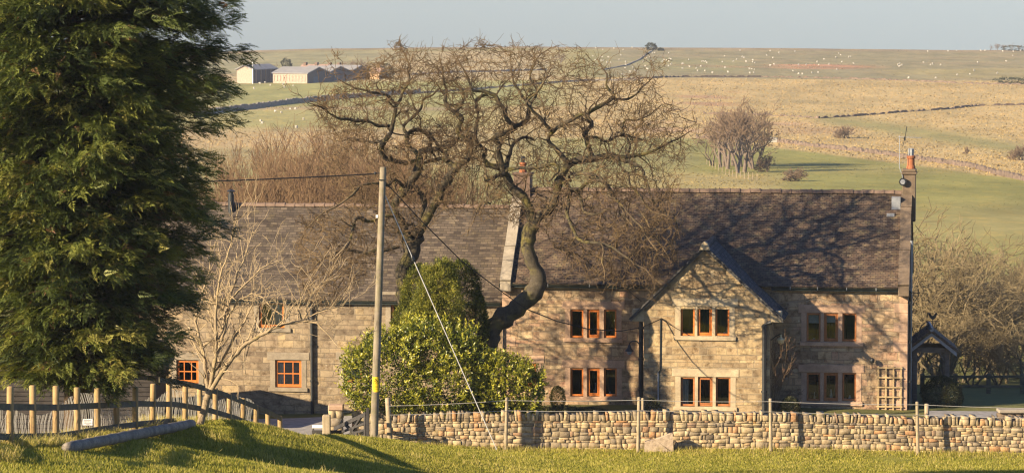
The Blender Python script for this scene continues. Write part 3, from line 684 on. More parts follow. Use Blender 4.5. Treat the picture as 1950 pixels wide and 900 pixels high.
# copings on the gable ends, standing above the tiles
def coping(x0, x1, name, mat='coping'):
    mb = MB(); n = 5; nv = Vector((0,-sl,1)).normalized(); tv = Vector((0,1,sl)).normalized(); L = math.hypot(HD+OV, (HD+OV)*sl)
    o = Vector((0,-OV,ZE-OV*sl+.05)); cuts = [0,.21,.36,.62,.82,1.0]
    for i in range(n):
        a, b = L*cuts[i]+.008, L*cuts[i+1]-.008; j = random.uniform(-.015,.015)
        c = [o+tv*a, o+tv*b]; h0, h1 = -.02, .24+j
        V = [(x,*(p+nv*h)[1:]) for x in (x0+j, x1+j) for h in (h0, h1) for p in c]
        mb.add(V, [(0,1,3,2),(4,6,7,5),(0,4,5,1),(2,3,7,6),(0,2,6,4),(1,5,7,3)])
        # far slope
        V = [(x, 2*HD-y, z) for x, y, z in V]; mb.add(V, [f[::-1] for f in [(0,1,3,2),(4,6,7,5),(0,4,5,1),(2,3,7,6),(0,2,6,4),(1,5,7,3)]])
    mb.bbox(x0, x1, -OV-.10, .05, ZE-OV*sl-.22, ZE-OV*sl+.16, .02)
    return mb.build(name, M[mat], house)
coping(XL-.05, XL+.37, 'gable_coping'); coping(XR-.36, XR+.06, 'gable_coping', 'chimney')
# flashing of the right-hand coping
mb = MB(); mb.box(XR-.72, XR-.38, HD-.72, HD-.3, ZR-.55, ZR-.02); mb.box(XR-.9, XR-.6, HD-1.0, HD-.85, ZR-.82, ZR-.64); mb.build('flashing', M['lead'], house)
# chimneys
cx0, cx1 = hx(1719, HD, 350), hx(1744, HD, 350)
ch = MB(); zt = hz(331, HD, 1730); ch.bbox(cx0, cx1, HD-.35, HD+.35, ZR-1.0, zt, .015); ch.bbox(cx0-.05, cx1+.05, HD-.41, HD+.41, zt, zt+.09, .02); ch.bbox(cx0-.02, cx1+.02, HD-.38, HD+.38, zt+.09, zt+.20, .03)
ch = ch.build('chimney', M['chimney'], house)
px_ = (cx0+cx1)/2+.06
p = MB(); p.lathe((px_, HD, zt+.19), [(.17,0),(.17,.1),(.145,.16),(.135,.40),(.165,.42),(.17,.50),(.14,.52),(.10,.5)]); p.build('chimney_pot', M['pot'], ch)
c = MB(); c.lathe((px_, HD, zt+.69), [(.09,0),(.09,.12),(.10,.12),(.10,.26),(.115,.27),(.08,.30)], 10)
for k in range(6): c.box(px_+.1*math.cos(k)-.008, px_+.1*math.cos(k)+.008, HD+.1*math.sin(k)-.008, HD+.1*math.sin(k)+.008, zt+.7, zt+.98)
c.build('cowl', M['lead'], ch)
mb = MB(); bx, bz = cx0+.02, hz(346, HD-.4, 1720); mb.tube([(bx,HD-.36,bz),(bx,HD-.5,bz)], [.15,.15], 14); mb.build('alarm_bell', M['iron'], ch)
mb = MB(); mb.tube([(bx,HD-.505,bz),(bx,HD-.53,bz)], [.10,.09], 12); mb.build('bell_cover', M['lead'], ch)
c0, c1 = hx(980, HD, 360), hx(1012, HD, 360); zt2 = hz(333, HD, 995)
ch2 = MB(); ch2.bbox(c0, c1, HD-.35, HD+.35, ZR-.9, zt2, .015); ch2.bbox(c0-.05, c1+.05, HD-.4, HD+.4, zt2, zt2+.10, .02); ch2 = ch2.build('chimney', M['brick_red'], house)
p = MB(); p.lathe(((c0+c1)/2, HD, zt2+.09), [(.15,0),(.14,.12),(.12,.3),(.15,.34),(.15,.40),(.1,.41)]); p.build('chimney_pot', M['pot'], ch2)
c = MB(); c.lathe(((c0+c1)/2, HD, zt2+.49), [(.07,0),(.07,.1),(.1,.12),(.1,.22),(.02,.26)], 10); c.build('cowl', M['iron'], ch2)
fx0 = hx(440, WD+3.2, 380); fz = hz(366, WD+3.2, 440)
f = MB(); f.lathe((fx0, WD+3.2, ZRW-.5), [(.12,0),(.12,fz-ZRW+.42),(.09,fz-ZRW+.42),(.09,fz-ZRW+.50)], 12); f.lathe((fx0, WD+3.2, fz), [(.06,0),(.17,.03),(.17,.05),(.03,.12)], 12); f.build('flue', M['iron'], house)
# gutters and downpipes
def gutter(x0, x1, y, z, r=.065):
    mb = MB(); n = 7; V = []
    for x in (x0, x1):
        for k in range(n):
            a = math.pi*k/(n-1); V.append((x, y-math.cos(a)*r, z-math.sin(a)*r))
        for k in range(n-1, -1, -1):
            a = math.pi*k/(n-1); V.append((x, y-math.cos(a)*(r-.012), z-math.sin(a)*(r-.012)))
    m2 = 2*n; mb.add(V, [(i, (i+1) % m2, (i+1) % m2+m2, i+m2) for i in range(m2)] + [tuple(range(n))[::1], tuple(range(m2, m2+n))[::-1]])
    mb.box(x0, x1, y+.03, y+.10, z-.13, z+.01)
    return mb.build('gutter', M['gutter'], house)
def brackets(g, xs, y, z):
    for x in xs:
        mb = MB(); mb.box(x-.012, x+.012, y-.075, y-.068, z-.08, z+.03); mb.box(x-.012, x+.012, y-.075, y+.06, z-.082, z-.07); mb.build('gutter_bracket', M['lead'], g)
gy = -OV-.02; gz_ = ZE-OV*sl+.06
g1_ = gutter(XL-.1, PXL+.35, gy, gz_); brackets(g1_, [XL+.25, XL+1.8, XL+3.4, XL+4.6], gy, gz_)
g2_ = gutter(PXR-.1, XR+.05, gy, gz_); brackets(g2_, [hx(1505), hx(1557), hx(1612), hx(1668)], gy, gz_)
g3_ = gutter(XW, XL-.12, WD-.22, ZEW-.2*slw+.06)
def pipe(pts, r=.05, mat='iron', name='downpipe'):
    mb = MB(); mb.tube(pts, [r]*len(pts), 8); o = mb.build(name, M[mat], house, smooth=False)
    p0, p1 = Vector(pts[-2]), Vector(pts[-1])
    for k in (.02, .35, .68):
        q_ = p0.lerp(p1, k); c = MB(); c.tube([q_+Vector((0,0,.04)), q_-Vector((0,0,.04))], [r*1.35]*2, 8); c.build('pipe_collar', M[mat], o)
    return o
xp = hx(594, WD-.09); pipe([(xp, WD-.25, ZEW-.1),(xp, WD-.09, ZEW-.35),(xp, WD-.09, -.6)], .065)
xp = hx(957.5, -.07); pipe([(xp+.02, -.07, hz(662,0,957)+.9),(xp+.02,-.07,.1)], .03)
xp = PXL-.13; pipe([(xp, PD-.05+.3, ZPE-sll*OVS+.05),(xp, PD-.07+.3, ZPE-.7),(xp, PD-.07+.3, -.2)], .085, 'iron')
xp = PXR-.20; pipe([(xp+.25, PD-.10, ZPE-slp*OVS),(xp, PD-.09, ZPE-.55),(xp, PD-.09, -.2)], .085, 'iron')
xp = hx(1733, .3); pipe([(XR+.08,-.2,ZE-.25),(XR+.09,.12,ZE-.6),(XR+.09,.12,-.3)], .055, 'iron')
pipe([(XR+.09,1.3,ZR-1.6),(XR+.09,1.3,-.3)], .05, 'lead', 'soil_pipe')
mb = MB(); mb.tube([(XR,.5,ZE-.35),(XR+.45,.5,ZE-.35)], .022, 6); mb.box(XR+.36,XR+.40,.47,.53,ZE-.5,ZE-.2); mb.box(XR+.2,XR+.24,.47,.53,ZE-.43,ZE-.27); mb.build('wall_bracket', M['iron'], house)
# windows: dressed stone surround > timber casements, panes, dark room behind
def window(rs, y, style, surround, timber, curtains=(), reflections=(), lint=.30, sill=.16, objs=()):
    x0, x1 = min(r[0] for r in rs), max(r[1] for r in rs); z0, z1 = min(r[2] for r in rs), max(r[3] for r in rs)
    s = MB(); pr = .022
    js = .20
    plate_holes(s, x0-js, x1+js, z0, z1, y-pr+.008, [(a, b, z0, z1) for a, b, _, _ in rs], .10)
    s.bbox(x0-js-.12, x1+js+.12, y-pr, y+.06, z1+.002, z1+lint, .012)                  # lintel
    s.bbox(x0-js-.06, x1+js+.06, y-pr-.05, y+.10, z0-sill, z0-.002, .015)                # sill
    w_ = s.build('window', surround, house)
    for i, (a, b, c, d) in enumerate(rs):
        f = MB(); fw = .092 if len(rs) == 1 else .062; yf = y+.055; yb = y+.12
        e = .004; a, b, c, d = a+e, b-e, c+e, d-e
        f.bbox(a, a+fw, yf, yb, c, d, .006); f.bbox(b-fw, b, yf, yb, c, d, .006); f.bbox(a+fw, b-fw, yf, yb, c, c+fw*1.25, .006); f.bbox(a+fw, b-fw, yf, yb, d-fw, d, .006)
        if style == 'six':
            for k in (1, 2):
                xk = a+(b-a)*k/3; f.box(xk-.017, xk+.017, yf+.012, yb-.01, c+fw, d-fw)
            zk = (c+d)/2; f.box(a+fw, b-fw, yf+.008, yb-.008, zk-.02, zk+.02)
        elif len(rs) == 3 and i == 1:
            q2 = fw+.035; f.bbox(a+fw, a+q2, yf-.012, yb-.01, c+fw, d-fw, .005); f.bbox(b-q2, b-fw, yf-.012, yb-.01, c+fw, d-fw, .005); f.bbox(a+q2, b-q2, yf-.012, yb-.01, c+fw, c+q2+.02, .005); f.bbox(a+q2, b-q2, yf-.012, yb-.01, d-q2, d-fw, .005)
        f.build('casement', timber, w_)
        gq = MB(); yg = y+.10; t1, t2 = random.uniform(-.012,.012), random.uniform(-.012,.006); gq.quad((a+.02,yg,c+.02),(b-.02,yg+t1,c+.02),(b-.02,yg+t1+t2,d-.02),(a+.02,yg+t2,d-.02)); gq.build('glass', M['glass'], w_)
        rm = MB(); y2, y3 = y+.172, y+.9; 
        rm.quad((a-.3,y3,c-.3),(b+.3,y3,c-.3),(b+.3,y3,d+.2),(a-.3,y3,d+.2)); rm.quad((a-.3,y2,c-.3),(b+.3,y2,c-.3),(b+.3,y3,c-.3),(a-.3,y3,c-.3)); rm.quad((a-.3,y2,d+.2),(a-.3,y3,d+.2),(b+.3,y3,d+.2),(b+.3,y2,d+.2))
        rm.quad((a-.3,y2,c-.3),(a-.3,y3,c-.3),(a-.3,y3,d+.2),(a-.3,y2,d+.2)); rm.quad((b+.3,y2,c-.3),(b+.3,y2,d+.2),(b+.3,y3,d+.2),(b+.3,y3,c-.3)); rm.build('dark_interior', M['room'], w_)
        for (ci, f0, f1) in curtains:
            if ci == i:
                cu = MB(); n = 12; V = []
                for k in range(n+1):
                    t_ = f0+(f1-f0)*k/n; x = a+(b-a)*t_; yy = y+.20+.02*math.sin(k*2.2)
                    V += [(x, yy, c-.02), (x, yy, d)]
                cu.add(V, [(2*k, 2*k+2, 2*k+3, 2*k+1) for k in range(n)]); cu.build('curtain', M['curtain'], w_)
        for (bi, dr) in reflections:
            if bi == i: bl_ = MB(); bl_.box(a+.06, b-.06, y+.18, y+.19, d-(d-c)*dr, d-.05); bl_.build('blind', M['curtain'], w_)  # pale strip standing in for a reflection at the top of the pane
        for (oi, fx_, hgt, wd) in objs:
            if oi == i:
                o = MB(); o.lathe((a+(b-a)*fx_, y+.26, c), [(wd,0),(wd*1.2,hgt*.4),(wd*.5,hgt*.75),(wd*.6,hgt)], 8); o.build('ornament', M['curtain'], w_)
    return w_
window(W_UL, 0, 'plain', M['dressed_red'], M['timber']); window(W_LL, 0, 'plain', M['dressed_red'], M['timber'], objs=((1,.5,.22,.05),(2,.4,.15,.04),(1,.6,.5,.025)))
window(W_UR, 0, 'plain', M['dressed_red'], M['timber_shade'], reflections=((0,.36),(1,.34)), objs=((0,.5,.12,.05),)); window(W_LR, 0, 'plain', M['dressed_red'], M['timber_shade'], objs=((0,.55,.32,.03),(1,.5,.42,.05),(2,.55,.2,.06)))
window(W_PU, PD, 'plain', M['dressed'], M['timber'], objs=((2,.3,.1,.04),(2,.6,.12,.04),(2,.8,.3,.05))); window(W_PL, PD, 'plain', M['dressed'], M['timber_shade'], curtains=((0,.0,.55),))
window(W_SM, 0, 'plain', M['dressed_red'], M['timber'])
window(W_W1, WD, 'plain', M['dressed_wing'], M['timber'], curtains=((0,.45,.95),)); window(W_W2, WD, 'six', M['dressed_wing'], M['timber'], curtains=((0,.0,.3),)); window(W_W3, WD, 'six', M['dressed_wing'], M['timber'])
window(W_W4, WD, 'plain', M['dressed_wing'], M['timber_shade']); window(W_W5, WD, 'plain', M['dressed_wing'], M['timber_shade'])
# service conduit and cable bracket on the porch wall
xb, zb = hp(1259, 607, PD); mb = MB(); mb.tube([(xb-.02,PD-.03,zb),(xb-.03,PD-.03,zb-1.9),(xb-.07,PD-.03,zb-1.98),(xb-.09,PD-.03,zb-2.05)], .024, 6); mb.build('conduit', M['iron'], house)
mb = MB(); mb.tube([(xb-.1,PD-.03,zb-2.0),(xb-.1,PD-.03,-.1)], .028, 6); mb.build('conduit', M['lead'], house)
mb = MB(); mb.tube([(xb,PD-.16,zb+.02),(xb,PD,zb+.02)], .03, 6); mb.build('cable_hook', M['iron'], house)
CABLE_END = hworld(xb, PD-.16, zb+.02)
# ---- things fixed to the house: lamps, aerial, trellis
def wall_lamp(x, y, z, side, drop, label):
    t = empty('wall_lamp', hworld(x, y, z), -PSI, label, 'wall lamp', 'lamps on the farmhouse walls')
    m1 = MB(); m1.tube([(0,.0,0),(0,-.02,.12),(-side*.06,-.03,.34),(-side*.2,-.04,.47),(-side*.36,-.05,.46),(-side*.45,-.05,.38),(-side*.46,-.05,.30)], [.022]*7, 6); m1.box(-.05,.05,-.03,.0,-.10,.14); m1.build('bracket', M['iron'], t)
    m2 = MB(); c = (-side*.46,-.05,drop); m2.lathe(c, [(.17,-.02),(.15,.02),(.08,.10),(.05,.20),(.02,.24)], 14); m2.build('lamp_shade', M['iron'], t)
    m3 = MB(); m3.lathe((c[0],c[1],drop-.14), [(.05,0),(.09,.05),(.10,.10),(.09,.12)], 12); m3.build('lamp_glass', M['lead'], t); return t
wall_lamp(hx(1222, PD+.2)-.0, PD+.16, hz(672, PD+.2, 1222), 1, .10, 'black swan neck wall lamp on the left downpipe side of the porch')
t = empty('wall_lamp', hworld(hx(1487, -1.9), -1.9, hz(648, -1.9, 1487)), -PSI, 'small pale glass lantern on a bracket at the right side of the porch', 'wall lamp', 'lamps on the farmhouse walls')
m1 = MB(); m1.tube([(-.45,0,-.05),(-.2,0,.16),(0,0,.26),(0,0,.20)], .018, 6); m1.build('bracket', M['iron'], t)
m2 = MB(); m2.lathe((0,0,-.13), [(.05,0),(.10,.04),(.155,.17),(.14,.19),(.05,.24),(.03,.30),(.035,.33),(.01,.38)], 12); m2.build('lantern_body', simple('brass_lantern', (.55,.45,.25), .4, .2, 6), t)
t = empty('wall_lamp', hworld(hx(1661,-.1), -.04, hz(688,-.1,1661)), -PSI, 'small dark globe lamp above the trellis on the right end wall', 'wall lamp', 'lamps on the farmhouse walls')
m1 = MB(); m1.tube([(0,0.03,-.25),(0,-.12,-.18),(0,-.18,-.02),(0,-.18,.02)], .016, 6); m1.build('bracket', M['iron'], t)
m2 = MB(); m2.lathe((0,-.18,0), [(.03,-.06),(.085,-.02),(.10,.05),(.085,.12),(.03,.16)], 12); m2.build('lamp_globe', M['iron'], t)
# trellis
x0,z0 = hp(1672,783,-.05); x1,z1 = hp(1716,697,-.05)
t = empty('trellis', hworld((x0+x1)/2, -.05, 0), -PSI, 'pale timber square trellis panel fixed low on the right end wall', 'trellis'); hw = (x1-x0)/2
for k, fx_ in enumerate((-1,-.33,.33,1)):
    m1 = MB(); m1.box(hw*fx_-.028, hw*fx_+.028, -.035, -.004, .0, z1+(.0 if k else .0)); m1.build('upright_lath', M['trellis'], t)
for k in range(5):
    z = z1-.06-k*.37; m1 = MB(); m1.box(-hw-.06, hw+.06, -.06, -.036, z-.025, z+.025); m1.build('cross_lath', M['trellis'], t)
# aerial
ax, az = hp(1713, 300, HD-.4); t = empty('tv_aerial', hworld(cx0, HD-.38, zt-.35), -PSI, 'white tv aerial on a cranked mast beside the right chimney', 'aerial')
dx = ax-cx0; ztop = hp(1713,258,HD-.4)[1]-(zt-.35)
m1 = MB(); m1.tube([(0,0,0),(0,0,.28),(dx,0,.62),(dx,0,ztop)], .017, 6); m1.build('mast', M['lead'], t)
m2 = MB(); bl = hx(1755,HD-.4,262)-ax; m2.tube([(dx-.05,-.04,ztop-.06),(dx+bl,-.04,ztop-.08)], .013, 5)
for k in range(9): xk = dx+.12+(bl-.14)*k/8; m2.tube([(xk,-.14,ztop-.07),(xk,.06,ztop-.07)], .008, 4)
m2.build('boom', M['lead'], t)
m3 = MB(); m3.tube([(dx+.12,-.04,ztop-.42),(dx+.2,-.04,ztop-.1),(dx+.28,-.04,ztop+.34)], .010, 5); m3.tube([(dx+.2,-.04,ztop-.1),(dx+.27,-.04,ztop+.36)], .010, 5); m3.box(dx+.16,dx+.23,-.07,-.01,ztop-.2,ztop-.05); m3.build('reflector', M['iron'], t)
# ------------------------------------------------------------------ drystone wall of single rounded stones
def rock_template():
    g = [-1, 0, 1]; pts = {}; V = []; Fs = []
    def vid(p):
        if p not in pts: pts[p] = len(V); V.append(p)
        return pts[p]
    for ax in range(3):
        for s in (-1, 1):
            for i in range(2):
                for j in range(2):
                    q = []
                    for a, b in ((i,j),(i+1,j),(i+1,j+1),(i,j+1)):
                        p = [0,0,0]; p[ax] = s; p[(ax+1)%3] = g[a]; p[(ax+2)%3] = g[b]; q.append(vid(tuple(p)))
                    Fs.append(q if s > 0 else q[::-1])
    V = np.array(V, float); c = np.abs(V).sum(1)
    V[c == 3] *= .965; V[c == 1] *= .97
    return V, np.array(Fs)
RV, RF = rock_template()
def rocks(boxes, seed=0, rough=.075):
    """boxes: (cx,cy,cz, hx,hy,hz, tilt)"""
    r = np.random.default_rng(seed); B = np.array(boxes); n = len(B)
    V = RV[None] * (1 + r.uniform(-rough, rough, (n, 26, 3))); V = V * B[:, None, 3:6]
    sk = r.uniform(-.2, .2, (n, 1)); V[:, :, 0] += V[:, :, 2] * sk
    t = B[:, 6:7]; c, s = np.cos(t), np.sin(t); x = V[:, :, 0] * c - V[:, :, 2] * s; z = V[:, :, 0] * s + V[:, :, 2] * c
    V = np.stack([x, V[:, :, 1], z], -1) + B[:, None, :3]
    return V.reshape(-1, 3), (RF[None] + (np.arange(n) * 26)[:, None, None]).reshape(-1)
def blocks(quads, y0, y1, seed, sgn=1):
    """split stones: each is an uneven four-cornered face (x,z corners) with knocked-off arrises, running back into the wall"""
    r = np.random.default_rng(seed); Q = np.array(quads); n = len(Q); c = Q.mean(1, keepdims=True); d = Q - c
    ln = np.linalg.norm(d, axis=2, keepdims=True); inset = np.minimum(.009, ln * .1); inner = c + d * (1 - inset / ln)
    yf = (y0 + r.uniform(-.022, .022, (n, 1)) + r.normal(0, .006, (n, 4))) if sgn > 0 else (y0 + r.uniform(-.02, .02, (n, 1)) + np.zeros((n, 4)))
    mk = lambda q, y: np.stack([q[..., 0], y, q[..., 1]], -1)
    mid = mk(c[:, 0], yf.mean(1) - sgn * r.uniform(0, .014, n))[:, None]
    V = np.concatenate([mid, mk(inner, yf), mk(Q, yf + sgn * .011), mk(Q, np.full((n, 4), y1))], 1)
    F1 = [(0, 1+k, 1+(k+1) % 4) for k in range(4)]; F2 = [(1+k, 5+k, 5+(k+1) % 4, 1+(k+1) % 4) for k in range(4)] + [(5+k, 9+k, 9+(k+1) % 4, 5+(k+1) % 4) for k in range(4)]
    o = (np.arange(n) * 13)[:, None, None]; rev = slice(None, None, 1 if sgn > 0 else -1)
    A = (np.array(F1)[None, :, rev] + o).reshape(-1); Bf = (np.array(F2)[None, :, rev] + o).reshape(-1)
    return V.reshape(-1, 3), np.concatenate([A, Bf]), np.concatenate([np.full(n * 4, 3), np.full(n * 8, 4)])
def stone_obj(name, data, parent, mat='drystone'):
    V, Fx, S = data; return link_mesh(name, np_mesh(name, V, Fx, S), M[mat], parent)
def drystone(name, x0, x1, y, top, parent, seed, base=None, thick=.5, cope=True):
    rr = random.Random(seed); qs, cs = [], []; H = 0; J = .019; ch = .28 if cope else 0
    low = lambda x: gz(x, y) - .10
    nx = np.linspace(x0 - 1, x1 + 1, 160); lows = np.array([low(v) for v in nx]); lo_ = lambda x: float(np.interp(x, nx, lows))
    while H < .97:
        h = min(rr.uniform(.085, .165), 1 - H); h = 1 - H if 1 - H - h < .05 else h; x = x0
        yz = lambda x, H: lo_(x) + (top(x) - ch - lo_(x)) * H + .034 * math.sin(x*1.7 + H*17) * math.sin(H*3.1) + .02 * math.sin(x*4.3 + H*31) * math.sin(H*3.1)
        while x < x1:
            wd = rr.choice((rr.uniform(.10,.2), rr.uniform(.16,.34), rr.uniform(.2,.44))); g = .006
            j = lambda: rr.uniform(-J, J); a, b = x + g, min(x + wd, x1) - g
            if b - a > .04:
                za, zb = yz(a, H) + g, yz(b, H) + g; zc, zd = yz(b, H+h) - g, yz(a, H+h) - g
                if rr.random() < .07 and h > .11 and b - a > .16:
                    m1, m2 = (za+zd)/2 + j(), (zb+zc)/2 + j(); qs += [[(a,za),(b,zb),(b,m2-g),(a,m1-g)], [(a+j(),m1+g),(b+j(),m2+g),(b,zc),(a,zd)]]
                else: qs.append([(a+j(), za+j()*.6), (b+j(), zb+j()*.6), (b+j(), zc+j()*.6), (a+j(), zd+j()*.6)])
            x += wd
        H += h
    stone_obj('wall_stones', blocks(qs, y, y + .22, seed), parent); stone_obj('wall_stones', blocks(qs, y + thick, y + thick - .2, seed + 2, -1), parent)
    if cope:
        x = x0
        while x < x1:
            wd = rr.choice((rr.uniform(.08,.15), rr.uniform(.12,.26))); g = .007; zt = top(x + wd/2) + rr.uniform(-.10, .06); zb_ = top(x + wd/2) - ch; t = rr.uniform(-.05,.04); j = lambda: rr.uniform(-.018,.018)
            cs.append([(x+g, zb_), (x+wd-g, zb_), (x+wd-g+t+j(), zt+j()), (x+g+t+j(), zt+j())]); x += wd
        V, Fx, S = blocks(cs, y - .02, y + thick + .02, seed + 1); n = len(cs)
        back = (np.arange(n) * 13)[:, None] + np.array([12, 11, 10, 9])[None]; stone_obj('coping_stones', (V, np.concatenate([Fx, back.reshape(-1)]), np.concatenate([S, np.full(n, 4)])), parent)
    b = MB(); n = 40
    for i in range(n):
        a, c = x0+.03+(x1-x0-.06)*i/n, x0+.03+(x1-x0-.06)*(i+1)/n
        b.box(a, c, y+.035, y+thick-.035, lo_(a)-.4, min(top(a), top(c))-ch-.02)
    b.build('packing', M['coping'], parent)
WY = 119.25
def wall_top(x):
    px = 975 + x / WY * F; return at(0, float(np.interp(px, [740,800,950,1217,1467,1747,1950,2300], [788,786,785,783.5,785,791,795,798])), WY+.14).z
dw = empty('drystone_wall', (0,0,0), 0, 'long drystone field wall with upright coping stones in front of the farmhouse', 'stone wall')
drystone('drystone_wall', at(748,840,WY).x, 27.0, WY, wall_top, dw, 17)
# big pale stone leaning at the foot of the wall
B = MB(); o = at(1226, 856, 118.75); s_ = 118.75/F
pts = [(0,-4),(57,-5),(57,-12),(55,32),(50,32),(22,21),(2,17)]
pts = [(a*s_, max(b,-6)*s_) for a, b in pts]; B.prism(pts, 'y', -.16, .14)
bo = B.build('fallen_boulder', M['boulder'], None, loc=(o.x, o.y, o.z)); md = bo.modifiers.new('bevel','BEVEL'); md.width = .05; md.segments = 3
tag(bo, 'large pale wedge shaped stone leaning against the foot of the field wall', 'boulder')

# ------------------------------------------------------------------ wire fence in front of the wall
def post_mesh(base, top, r, n=9, r2=None, bev=True):
    mb = MB(); b, t = Vector(base), Vector(top); d = (t-b).normalized(); r2 = r2 or r*.95
    P = [b-d*.25, b, b.lerp(t,.5), t-d*.02, t] if bev else [b-d*.25, b, t]
    Rr = [r, r, (r+r2)/2, r2, r2*.8] if bev else [r, r, r2]
    return mb.tube(P, Rr, n)
wf = empty('wire_fence', at(1217, 856, 118.6), 0, 'plain wire fence on five round posts along the front of the drystone wall', 'wire fence')
def child_world(o): o.matrix_parent_inverse = Matrix.Translation(-o.parent.location); return o
FP = [(738,757,743,842,.095),(965.5,756,963,853,.062),(1217,755,1215,856,.062),(1467,758,1468,855,.062),(1746.5,764,1748,861,.062),(2040,772,2042,866,.062)]
tops = []
for xt, yt, xb_, yb_, r_ in FP:
    D = 118.55; o = post_mesh(at(xb_, yb_, D), at(xt, yt, D), r_).build('post', M['post_old'], wf, smooth=True); child_world(o); tops.append((at(xt, yt, D), at(xb_, yb_, D)))
for fr_ in (.055, .255):
    mb = MB(); P = []
    for i in range(len(tops)-1):
        a = tops[i][0].lerp(tops[i][1], fr_ if i else .12+fr_); b = tops[i+1][0].lerp(tops[i+1][1], fr_)
        for k in range(6):
            t_ = k/6; p = a.lerp(b, t_); p.z -= .03*4*t_*(1-t_); p.y -= .07; P.append(p)
    mb.tube(P, [.0085]*len(P), 4); child_world(mb.build('wire', M['wire'], wf))
def lone_post(px, yt, yb, D, r, label):
    b, t = at(px, yb, D), at(px, yt, D); o = post_mesh((0,0,0), t-b, r).build('fence_post', M['post_old'], None, smooth=True, loc=b); tag(o, label, 'post', 'loose posts behind the field wall')
lone_post(1224, 757, 800, 120.1, .05, 'short pale post just behind the drystone wall by the porch')
lone_post(1765, 768, 800, 120.6, .09, 'stubby grey gate post behind the drystone wall by the lawn')

# ------------------------------------------------------------------ paddock fence (posts, two rails, netting)
pf = empty('paddock_fence', (-9.9, 97, gz(-9.9, 97)), 0, 'round post paddock fence with dark rails and sagging wire netting running away downhill', 'paddock fence')
YT = [735,733,734,737,738,739,736,730,716,725,731,738,748,757,770,783,791]
FB, FT = [], []
for k in range(-2, 17):
    x, y = -11.85 + .249*k, 80 + 2.19*k; px = 975 + x/y*F; g = gz(x, y)
    t = at(px, YT[k], y) if k >= 0 else Vector((x, y, g+1.42))
    t = Vector((x + random.uniform(-.03,.03), y, t.z)); b = Vector((x, y, min(g, t.z-1.0)-.05)); FB.append(b); FT.append(t)
    child_world(post_mesh(b, t, .086, 10).build('post', M['post_new'], pf, smooth=True))
side = Vector((.99, -.11, 0)) * .095
def fence_at(px):
    """place on the fence line seen at this photo column"""
    k = np.linspace(-3, 17, 800); X = -11.85 + .249*k; Y = 80 + 2.19*k; return float(Y[np.argmin(np.abs(975 + X/Y*F - px))])
for poly in ([(-70,771),(12,774),(107,775),(187,771),(262,768),(327,769),(388,779),(440,794),(486,812)], [(-70,828),(12,831),(107,829),(187,816),(262,806),(327,800)], [(297,722),(360,732),(415,748),(462,766),(509,786),(531,797)]):
    rp = [(a, b) for a, b in poly]; W = []
    for a, b in rp: W.append(at(a, b, fence_at(a)) + side)
    for i in range(len(W)-1):
        p, q_ = W[i], W[i+1]; h, w_ = .078, .02; V = []; mb = MB()
        for c in (p, q_):
            for sx, sz in ((-1,-1),(1,-1),(1,1),(-1,1)): V.append((c.x+side.x/.095*w_*sx, c.y+side.y/.095*w_*sx, c.z+h*sz))
        mb.add(V, [(0,1,2,3),(7,6,5,4),(0,4,5,1),(1,5,6,2),(2,6,7,3),(3,7,4,0)])
        child_world(mb.build('rail', M['rail'], pf))
mb = MB(); rr = random.Random(9); rows_n = 6; prevp = None
for i in range(len(FT)-3):
    for s in range(26):
        t_ = s/26; b = FB[i].lerp(FB[i+1], t_); b.z = gz(b.x, b.y); 
        hgt = .92 + .16*math.sin(i*1.3+t_*2) + (.10 if 4 <= i <= 8 else 0); ph = rr.uniform(-.03,.03)
        P = [b + Vector((ph+.055*math.sin(z*5+i)*(.3+z), rr.uniform(-.01,.01), z)) - side*.9 for z in (0, hgt*.2, hgt*.45, hgt*.7, hgt)]
        mb.tube(P, [.0036]*5, 3, False)
        if prevp:
            for z in (1, 3, 4): mb.tube([prevp[z], P[z]], [.003]*2, 3, False)
        prevp = P
child_world(mb.build('netting', M['wire'], pf))
# white notice hung on the fence
p = at(167, 803, 88.4); sg = empty('notice', p, R(0), 'small white notice with faint text hung on the paddock fence netting', 'sign')
mb = MB(); mb.bbox(-.13,.13,-.01,.01,-.085,.085,.006); mb.build('board', M['white'], sg)
mb = MB()
for k, (a, b) in enumerate(((-.10,.09),(-.10,.05),(-.09,.10),(-.04,.04))): mb.box(a, b, -.014, -.0102, .05-k*.036-.006, .05-k*.036+.006)
mb.build('lettering', M['ink'], sg)

# ------------------------------------------------------------------ utility pole with warning plate, stay wire, cables
pb, pt = at(712, 841, 116), at(729.5, 318, 116)
up = empty('utility_pole', pb, 0, 'tall leaning timber utility pole with a yellow warning plate near its foot', 'utility pole')
mb = MB(); mb.tube([Vector((0,0,-.5)), Vector((0,0,0)), (pt-pb)*.35, (pt-pb)*.7, pt-pb-Vector((0,0,.03)), pt-pb], [.142,.142,.132,.12,.108,.09], 14); mb.build('pole', M['pole'], up, smooth=True)
def pole_pt(py): return pb.lerp(pt, (841-py)/(841-318))
def curved_plate(z0, z1, a0, a1, r, name, mat, par, c):
    mb = MB(); n = 8; V = []
    for k in range(n+1):
        a = a0+(a1-a0)*k/n; V += [(c.x+r*math.sin(a), c.y-r*math.cos(a), z0), (c.x+r*math.sin(a), c.y-r*math.cos(a), z1)]
    return mb.add(V, [(2*k,2*k+2,2*k+3,2*k+1) for k in range(n)]).build(name, mat, par)
c = pole_pt(730)-pb; zc = c.z
curved_plate(zc-.26, zc+.26, -.95, .95, .140, 'warning_plate', M['sign_yellow'], up, Vector((c.x,c.y,0)))
mb = MB()
def on_plate(u, z, rr_=.1425): a = u/.14; return (c.x+rr_*math.sin(a), c.y-rr_*math.cos(a), zc+z)
tri = [(-.085,.03),(.085,.03),(0,.20)]
